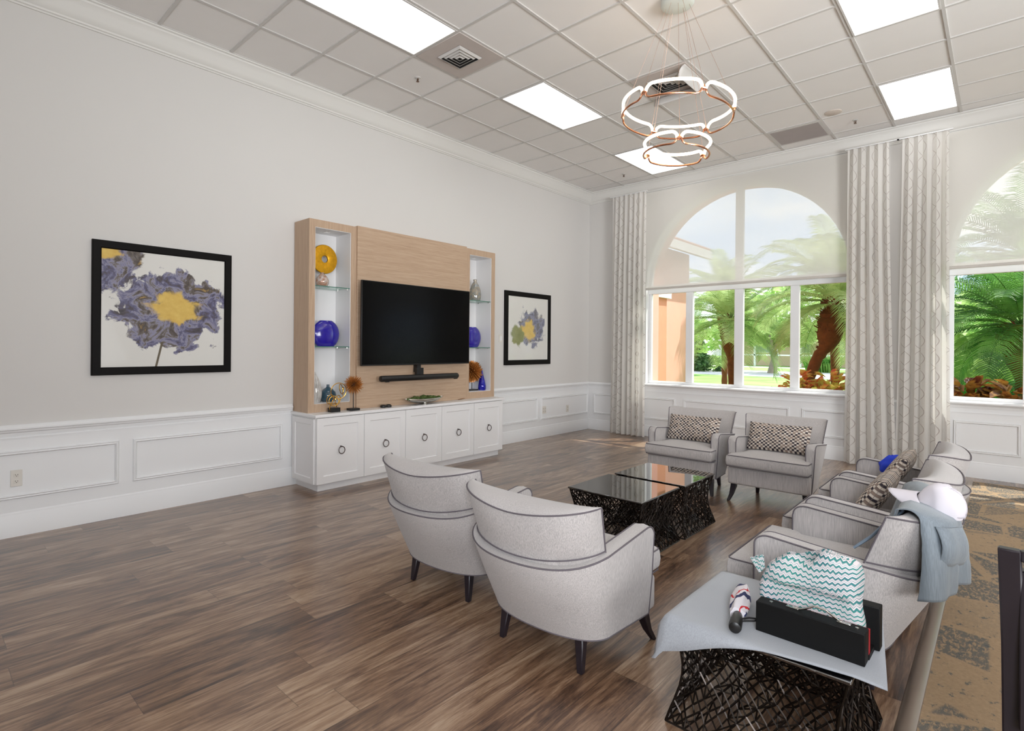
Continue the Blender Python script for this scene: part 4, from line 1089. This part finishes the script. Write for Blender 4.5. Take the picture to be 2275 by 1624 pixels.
# folded umbrella
t=thing('folded_umbrella','folded compact umbrella, white with navy and red, black handle, on the grey cloth','umbrella',(4.668,2.175,ZC+.024))
d=Vector((-.085,.355,0)).normalized(); t.rotation_euler=(0,0,math.atan2(d.y,d.x)-PI/2)
m=MB(); nu,nv=28,18; uvs=[];vs=[]
for j in range(nv):
    v=j/(nv-1); y=.060+.265*v; rad=.019+.012*math.sin(PI*(.15+.8*v))
    for i in range(nu):
        a=2*PI*i/nu; k=1+.10*math.sin(4*a+v*4)+.05*math.sin(7*a); vs.append((rad*k*math.cos(a)*1.1,y,max(-.0225,rad*k*math.sin(a)))); uvs.append((i/nu*2 if i<nu/2 else 2-i/nu*2,v))
m.add(vs,[(j*nu+i,j*nu+(i+1)%nu,(j+1)*nu+(i+1)%nu,(j+1)*nu+i) for j in range(nv-1) for i in range(nu)]+[tuple(range(nu)),tuple((nv-1)*nu+k for k in range(nu))])
m.build('canopy_cloth',M['brolly'],t,angle=70,uvs=uvs)
m=MB(); m.lathe([(.012,-.062),(.020,-.058),(.0225,-.045),(.0215,.0),(.016,.055),(.014,.062)],24); m.v=[(a,c,b) for a,b,c in m.v]; m.build('handle',M['black'],t)
m=MB(); m.tube([(.018,.022,.004),(.040,.040,.006),(.062,.046,.006),(.068,.036,.006),(.056,.026,.004),(.034,.018,.002),(.018,.012,.0)],.0035,6); m.build('wrist_loop',M['black'],t)

# ------------------------------------------------------------------ dark dining chair at the right edge
t=thing('dining_chair','dark wood dining chair cut off by the right edge, only its back post in view','chair',(5.640,2.24,.0065))
hw_=.240
for sx in (-1,1):
    m=MB(); pts=[(sx*.225,-.235,0),(sx*.232,-.215,.42),(sx*(hw_-.004),-.235,.70),(sx*(hw_+.004),-.270,.957)]
    vs=[]
    for x,y,z in pts: vs+=[(x-.022,y-.016,z),(x+.022,y-.016,z),(x+.022,y+.016,z),(x-.022,y+.016,z)]
    m.add(vs,[(j*4+k,j*4+(k+1)%4,(j+1)*4+(k+1)%4,(j+1)*4+k) for j in range(3) for k in range(4)]+[(3,2,1,0),(12,13,14,15)]); m.build('back_post',M['leg'],t,bevel=.004,seg=1)
    m=MB(); m.box(sx*.21-.02,sx*.21+.02,.19,.23,0,.43); m.build('leg',M['leg'],t,bevel=.003,seg=1)
m=MB(); m.box(-hw_+.016,hw_-.016,-.283,-.257,.930,.957); m.build('top_rail',M['leg'],t,bevel=.003,seg=1)
m=MB(); m.box(-hw_+.016,hw_-.016,-.272,-.240,.50,.905); m.build('back_panel',M['leg'],t,bevel=.003,seg=1)
m=MB(); m.box(-.235,.235,-.20,.235,.40,.455); m.build('seat',M['leg'],t,bevel=.008)

# ------------------------------------------------------------------ outdoors
GZ=-.12
m=MB(); m.box(-70,70,9.06,120,GZ-.1,GZ); o=m.build('ground',M['lawn'],smooth=False); struct(o)
m=MB(); m.box(-70,70,33.5,42,GZ,GZ+.02); struct(m.build('road',M['road'],smooth=False))
m=MB(); m.box(-70,70,49,51,GZ,GZ+.03); struct(m.build('sidewalk',M['walk'],smooth=False))
# neighbouring wing of the building
t=thing('building_wing','peach stucco wing with tiled roof seen through the left window pane','building',(.2,9.075,GZ))
m=MB(); m.box(-6,0,0,3.42,0,3.72); m.build('wall',M['peach'],t,smooth=False)
m=MB(); m.box(0,.10,1.25,2.05,0,2.62); m.build('pilaster',simple('peach_deep',(232,164,134),.9,var=.06,bump=.2,bscale=120),t,smooth=False)
m=MB(); m.box(0,.16,1.15,2.15,2.62,2.80); m.build('pilaster_cap',M['housew'],t,smooth=False)
m=MB(); m.add([(.35,0,3.70),(.35,3.75,3.70),(-3,3.75,4.9),(-3,0,4.9),(.35,0,3.80),(.35,3.75,3.80),(-3,3.75,5.0),(-3,0,5.0)],[(0,3,2,1),(4,5,6,7),(0,1,5,4),(1,2,6,5),(2,3,7,6),(3,0,4,7)])
for k in range(20): m.tube([(.36,.06+.19*k,3.81),(-3,.06+.19*k,5.01)],.05,6)
m.build('tiled_roof',M['rooft'],t,smooth=False)
m=MB(); m.box(.30,.38,0,3.75,3.62,3.80); m.build('fascia',M['housew'],t,smooth=False)
# palms
def frond(m,base,az,el,L,droop,rn,nl=44,wid=.20):
    d=Vector((math.cos(az),math.sin(az),0)); p=Vector(base); pts=[]
    e=el; n=14
    for k in range(n+1):
        pts.append(p.copy()); st=L/n; p=p+(d*math.cos(e)+Vector((0,0,1))*math.sin(e))*st; e-=droop/n*(.5+1.0*k/n)
    m.tube(pts,.010,3,taper=[1-.8*k/n for k in range(n+1)])
    side=Vector((-d.y,d.x,0))
    for k in range(nl):
        q=.12+.86*k/nl; f=q*n; i=min(n-1,int(f)); c=pts[i].lerp(pts[i+1],f-i); tg=(pts[i+1]-pts[i]).normalized(); up=side.cross(tg)
        ll=wid*L*(.35+.9*math.sin(PI*(q*.82+.12)))*rn.uniform(.85,1.1)
        for s in (-1,1):
            dr=(side*s*.80+tg*.62+up*(-.18)*1).normalized(); tip=c+dr*ll+Vector((0,0,-ll*.28)); mid=c+dr*ll*.5
            w=tg*.011
            m.add([c-w,c+w,mid+w*1.2,tip,mid-w*1.2],[(0,1,2,4),(4,2,3)])
def palm(label,base,top,crown,nf,L,seed,mat,group='palm trees outside the windows',bulge=1.0,TR0=.15):
    rn=random.Random(seed); t=thing('palm_tree',label,'tree',base,group=group); b=Vector(base); tp=[Vector(p)-b for p in top]
    m=MB(); N=22; pts=[];tp2=[]
    for k in range(N+1):
        f=k/N*(len(tp)-1); i=min(len(tp)-2,int(f)); pts.append(tp[i].lerp(tp[i+1],f-i)); q=k/N
        tp2.append((.55+.25*q+(.75*bulge*math.sin(PI*min(1,max(0,(q-.55)/.45)))**.8))*(1+.10*math.sin(k*2.7)))
    m.tube(pts,TR0,12,taper=tp2)
    for k in range(120):
        q=rn.uniform(.5,1); f=q*N; i=min(N-1,int(f)); c=pts[i].lerp(pts[i+1],f-i); a=rn.uniform(0,2*PI); rd=TR0*tp2[i]; d=Vector((math.cos(a),math.sin(a),.6))
        m.tube([c+d*rd*.7,c+d*rd*1.25],.016,4,taper=[1,.5])
    m.build('trunk',M['trunk'],t)
    m=MB()
    for k in range(nf):
        az=k*2.39996+rn.uniform(-.2,.2); q=k/nf; el=R(80-100*q)+rn.uniform(-.12,.12)
        frond(m,Vector(crown)-b,az,el,L*rn.uniform(.85,1.1),R(75+20*q),rn)
    m.build('fronds',mat,t,smooth=False,fix=False)
palm('palm with shaggy brown trunk behind the central window mullion',(.66,14.0,GZ),[(.66,14,GZ),(.65,14,.8),(.63,14,1.5),(.61,14,2.2)],(.61,14,2.15),36,1.95,21,M['frond'])
palm('palm with thick leaning curved trunk seen through the rightmost pane of the four',(2.62,11.8,GZ),[(2.62,11.8,GZ),(2.72,11.8,.75),(2.90,11.8,1.30),(3.06,11.8,1.55),(3.14,11.8,2.0),(3.18,11.8,2.3)],(3.20,11.8,2.3),36,1.7,22,M['frond'])
palm('dark green palm seen through the right-hand window',(5.62,11.6,GZ),[(5.62,11.6,GZ),(5.62,11.6,.7),(5.60,11.6,1.3),(5.58,11.6,1.85)],(5.58,11.6,1.85),38,1.75,23,M['frondd'])
palm('tall palm whose crown shows through the upper shade of the right-hand window',(5.75,13.6,GZ),[(5.75,13.6,GZ),(5.75,13.6,1.5),(5.72,13.6,2.6),(5.70,13.6,3.1)],(5.70,13.6,3.1),36,1.9,24,M['frondd'])
palm('palm whose crown shows beside the roof line through the four-pane window shade',(-1.0,18.2,GZ),[(-1.0,18.2,GZ),(-1.0,18.2,1.2),(-1.02,18.2,2.3),(-1.04,18.2,3.2)],(-1.04,18.2,3.2),32,1.7,25,M['frond'])
palm('palm behind curtain edge, crown through the upper right of the four-pane shade',(2.55,15.2,GZ),[(2.55,15.2,GZ),(2.55,15.2,1.2),(2.52,15.2,2.6),(2.5,15.2,3.2)],(2.5,15.2,3.2),32,1.7,26,M['frond'])
# broad-leaf trees
def tree(label,x,y,th,cr,ch,nl,mat,seed,ls=.16,name='tree',group=None,trunk=True):
    rn=random.Random(seed); t=thing(name,label,'tree' if trunk else 'shrub',(x,y,GZ),group=group); m=MB()
    blobs=[(Vector((rn.uniform(-.6,.6)*cr,rn.uniform(-.6,.6)*cr,th+ch*rn.uniform(.15,.85))),rn.uniform(.4,.65)) for _ in range(9)]
    for k in range(nl):
        c,s=rn.choice(blobs); d=Vector((rn.gauss(0,1),rn.gauss(0,1),rn.gauss(0,1))).normalized()*rn.uniform(.6,1)**.5
        p=c+Vector((d.x*cr*s,d.y*cr*s,d.z*ch*.5*s)); a=Vector((rn.gauss(0,1),rn.gauss(0,1),rn.gauss(0,.6))).normalized(); b=a.orthogonal().normalized()
        l=ls*rn.uniform(.6,1.3); m.add([p-a*l,p+b*l*.45,p+a*l,p-b*l*.45],[(0,1,2,3)])
    m.build('foliage',mat,t,smooth=False,fix=False)
    if trunk:
        m=MB(); m.tube([(0,0,0),(.05*cr,0,th*.5),(0,.05*cr,th),(0,0,th+ch*.5)],.05*cr+.06,9,taper=[1.4,1,.8,.3])
        for k in range(4): a=k*1.6; m.tube([(0,0,th*.8),(math.cos(a)*cr*.4,math.sin(a)*cr*.4,th+ch*.5)],.03*cr+.03,6,taper=[1,.3])
        m.build('trunk',M['bark'],t)
TR='leafy trees in the far background'
tree('bright leafy tree far behind, left of centre through the four-pane window',-8.6,31,1.6,2.4,2.6,2600,M['leafb'],31,.24,group=TR)
tree('bright leafy tree with grey trunk beyond the lawn, in the third pane',-5.2,38.5,1.8,2.9,3.4,2800,M['leafb'],32,.30,group=TR)
tree('bright leafy tree beyond the road behind the leaning palm',-1.4,43.5,1.8,3.2,3.6,2800,M['leafb'],33,.30,group=TR)
tree('leafy tree far behind, right of the screened house',5.2,46,1.8,2.8,3.6,2800,M['leafb'],34,.32,group=TR)
tree('bright leafy tree behind the palms of the right-hand window, left part',4.6,19.5,.4,1.9,2.7,2800,M['leafb'],35,.20,group=TR)
tree('bright leafy tree behind the palms of the right-hand window, right part',8.4,21,.4,2.1,3.0,2800,M['leafb'],36,.20,group=TR)
tree('dark green hedge mound beyond the lawn in the second pane',-10.6,38,0,2.4,2.6,2600,M['leafd'],38,.20,'hedge',trunk=False)
# grass clump, crotons, ferns
def blades(name,label,cat,x,y,z,n,L,spread,w,mat,seed,lean=.9,group=None):
    rn=random.Random(seed); m=MB()
    for k in range(n):
        a=rn.uniform(0,2*PI); d=Vector((math.cos(a),math.sin(a),0)); b=Vector((rn.uniform(-spread,spread),rn.uniform(-spread*.5,spread*.5),0)); l=L*rn.uniform(.6,1.1); s=Vector((-d.y,d.x,0))*w
        p1=b+d*l*.25*lean+Vector((0,0,l*.55)); p2=b+d*l*.65*lean+Vector((0,0,l*(.85-.35*rn.random())))
        m.add([b-s*.4,b+s*.4,p1+s,p1-s,p2],[(0,1,2,3),(3,2,4)])
    return tag(m.build(name,mat,loc=(x,y,z),smooth=False,fix=False),label,cat,group)
blades('grass_clump','round clump of pale green ornamental grass beyond the road in the third pane','plant',-3.4,43.2,GZ,500,1.5,.9,.05,M['leafg'],41)
def leafy(name,label,cat,x,y,z,n,hgt,spread,l0,mat,seed,group=None):
    rn=random.Random(seed); m=MB()
    for k in range(n):
        a=rn.uniform(0,2*PI); q=rn.random()**.6; d=Vector((math.cos(a),math.sin(a),0)); h=hgt*(.35+.65*rn.random()*(1-.35*q*q))
        c=d*spread*q*rn.uniform(.5,1)+Vector((0,0,h)); u=(d*rn.uniform(.4,1)+Vector((0,0,rn.uniform(-.1,.9)))).normalized(); sd=Vector((-d.y,d.x,rn.uniform(-.4,.4))).normalized()
        l=l0*rn.uniform(.7,1.25); w=l*.24; up=u.cross(sd)*l*.10; dn=Vector((0,0,-l*.18))
        m.add([c,c+u*l*.35+sd*w+up,c+u*l*.75+sd*w*.75+up+dn*.5,c+u*l+dn,c+u*l*.75-sd*w*.75+up+dn*.5,c+u*l*.35-sd*w+up,c+u*l*.55-up*.2+dn*.2],[(0,1,6),(1,2,6),(2,3,6),(3,4,6),(4,5,6),(5,0,6)])
    for k in range(9):
        a=k*.7; m.tube([(0,0,0),(.3*spread*math.cos(a),.3*spread*math.sin(a),hgt*.7)],.012,4)
    return tag(m.build(name,mat,loc=(x,y,z),smooth=False,fix=False),label,cat,group)
CG='copper-leaved croton plants below the right-hand window'
leafy('croton_plant','red and yellow croton at the foot of the leaning palm','plant',2.90,10.6,GZ+.02,260,1.14,.38,.20,M['crot'],42)
leafy('croton_plant','yellow-green and red croton half behind the curtain beside the leaning palm','plant',3.30,10.8,GZ+.02,260,1.16,.38,.20,M['crot'],43)
for k in range(5):
    leafy('copper_plant','dark copper-leaved plant in the row below the right-hand window','plant',4.62+.42*k,9.85+.12*(k%2),GZ+.02,260,1.13,.36,.23,M['crotd'],50+k,CG)
for k in range(3):
    lab=['bright green fern plant left of the dark palm in the right-hand window','bright green fern plant at the foot of the dark palm in the right-hand window','bright green fern plant behind the dark palm at the photo right edge'][k]
    rn=random.Random(60+k); t=thing('fern_plant',lab,'plant',(5.10+.42*k,12.5+.3*k,GZ+.3),group='bright green ferns outside'); m=MB()
    for q in range(16): frond(m,Vector((0,0,.25)),q*2.4,R(70-50*q/16),.95,R(95),rn,22,.26)
    m.build('fronds',M['fern'],t,smooth=False,fix=False)
# screened house
t=thing('house','pale house with white screened porch across the road','building',(-8.2,56,GZ))
m=MB(); m.box(-4.5,6.5,0,5,0,2.9); m.build('wall',M['houset'],t,smooth=False)
m=MB(); m.add([(-5.5,-2.6,2.7),(7.5,-2.6,2.7),(7.5,6,2.7),(-5.5,6,2.7),(-2,1.5,4.3),(4,1.5,4.3)],[(0,1,5,4),(1,2,5),(2,3,4,5),(3,0,4),(0,3,2,1)]); m.build('roof',simple('pale_roof',(226,224,226),.8),t,smooth=False)
for k in range(7):
    m=MB(); x=-4.5+11*k/6; m.box(x-.08,x+.08,-2.2,-2.05,0,2.7); m.build('porch_post',M['housew'],t,smooth=False)
m=MB(); m.box(-4.5,6.5,-2.2,-2.08,.95,1.07); m.box(-4.5,6.5,-2.2,-2.08,2.6,2.75); m.build('porch_rail',M['housew'],t,smooth=False)
for x in (-2.6,.6,3.8):
    m=MB(); m.box(x-.7,x+.7,-.06,.02,1.2,2.3); f=m.build('window',M['housew'],t,smooth=False)
    m=MB(); m.box(x-.6,x+.6,-.08,-.05,1.28,2.22); m.build('pane',simple('house_pane',(150,160,168),.2),f,smooth=False)

# ------------------------------------------------------------------ light
wd=bpy.data.worlds.new('world'); sc.world=wd; wd.use_nodes=True; nt=wd.node_tree; g=G(nt)
bg=nt.nodes['Background']; cov=g.co('Generated')
cl=g.step(g.noise(g.map(cov,(1,1,2.4)),3.2,6,.6),.38,.66)
g.set(bg,'Color',g.mix(cl,lin(196,220,250),lin(255,255,255))); bg.inputs['Strength'].default_value=2.5
def lamp(name,typ,loc,energy,rot=None,target=None,**kw):
    l=bpy.data.lights.new(name,typ); l.energy=energy
    for k,v in kw.items(): setattr(l,k,v)
    o=bpy.data.objects.new(name,l); COL.objects.link(o); o.location=loc
    if target is not None: o.rotation_euler=(Vector(target)-Vector(loc)).to_track_quat('-Z','Y').to_euler()
    if rot: o.rotation_euler=rot
    return o
sd=Vector((-.37,-.5,-1)).normalized()
o=lamp('sun','SUN',(4,14,12),7.0,angle=R(.6),color=(1,.96,.9)); o.rotation_euler=sd.to_track_quat('-Z','Y').to_euler()
lamp('flash_fill','AREA',(6.3,-1.0,2.0),72,target=(2.9,4.2,.3),shape='RECTANGLE',size=1.2,size_y=.9,color=(.88,.93,1),spread=R(125))
lamp('ceiling_fill','AREA',(9.4,2.6,1.9),118,target=(5.4,5.0,4.2),shape='RECTANGLE',size=2.0,size_y=2.0,color=(.94,.97,1),spread=R(105))  # unseen up-light, added to brighten the ceiling
lamp('ceiling_fill_rear','AREA',(5.8,-2.4,1.9),52,target=(4.2,-.4,4.2),shape='RECTANGLE',size=2.0,size_y=2.0,color=(.94,.96,1),spread=R(100))  # second added up-light, lifts the ceiling near the camera
lamp('side_fill','AREA',(11.2,.2,1.5),230,target=(0,3.6,.8),shape='RECTANGLE',size=4.0,size_y=2.0,color=(.95,.97,1))
lamp('room_fill_rear','AREA',(4.5,-2.6,4.1),14,target=(4.5,-2.6,0),shape='RECTANGLE',size=4,size_y=3,color=(.95,.97,1))  # soft overhead fill added behind the camera, no fixture there
lamp('room_fill_right','AREA',(9.2,3.2,4.1),40,target=(9.0,3.2,0),shape='RECTANGLE',size=3.5,size_y=4,color=(.95,.97,1))  # added overhead fill out of view at right, no fixture modelled

sc.view_settings.view_transform='Standard'; sc.view_settings.look='None'; sc.view_settings.exposure=-.10; sc.view_settings.gamma=1
cy=sc.cycles
cy.use_denoising=True; cy.use_adaptive_sampling=True; cy.adaptive_threshold=.04; cy.max_bounces=6; cy.diffuse_bounces=3; cy.glossy_bounces=3; cy.transmission_bounces=4; cy.transparent_max_bounces=10
cy.caustics_reflective=False; cy.caustics_refractive=False; cy.sample_clamp_indirect=6
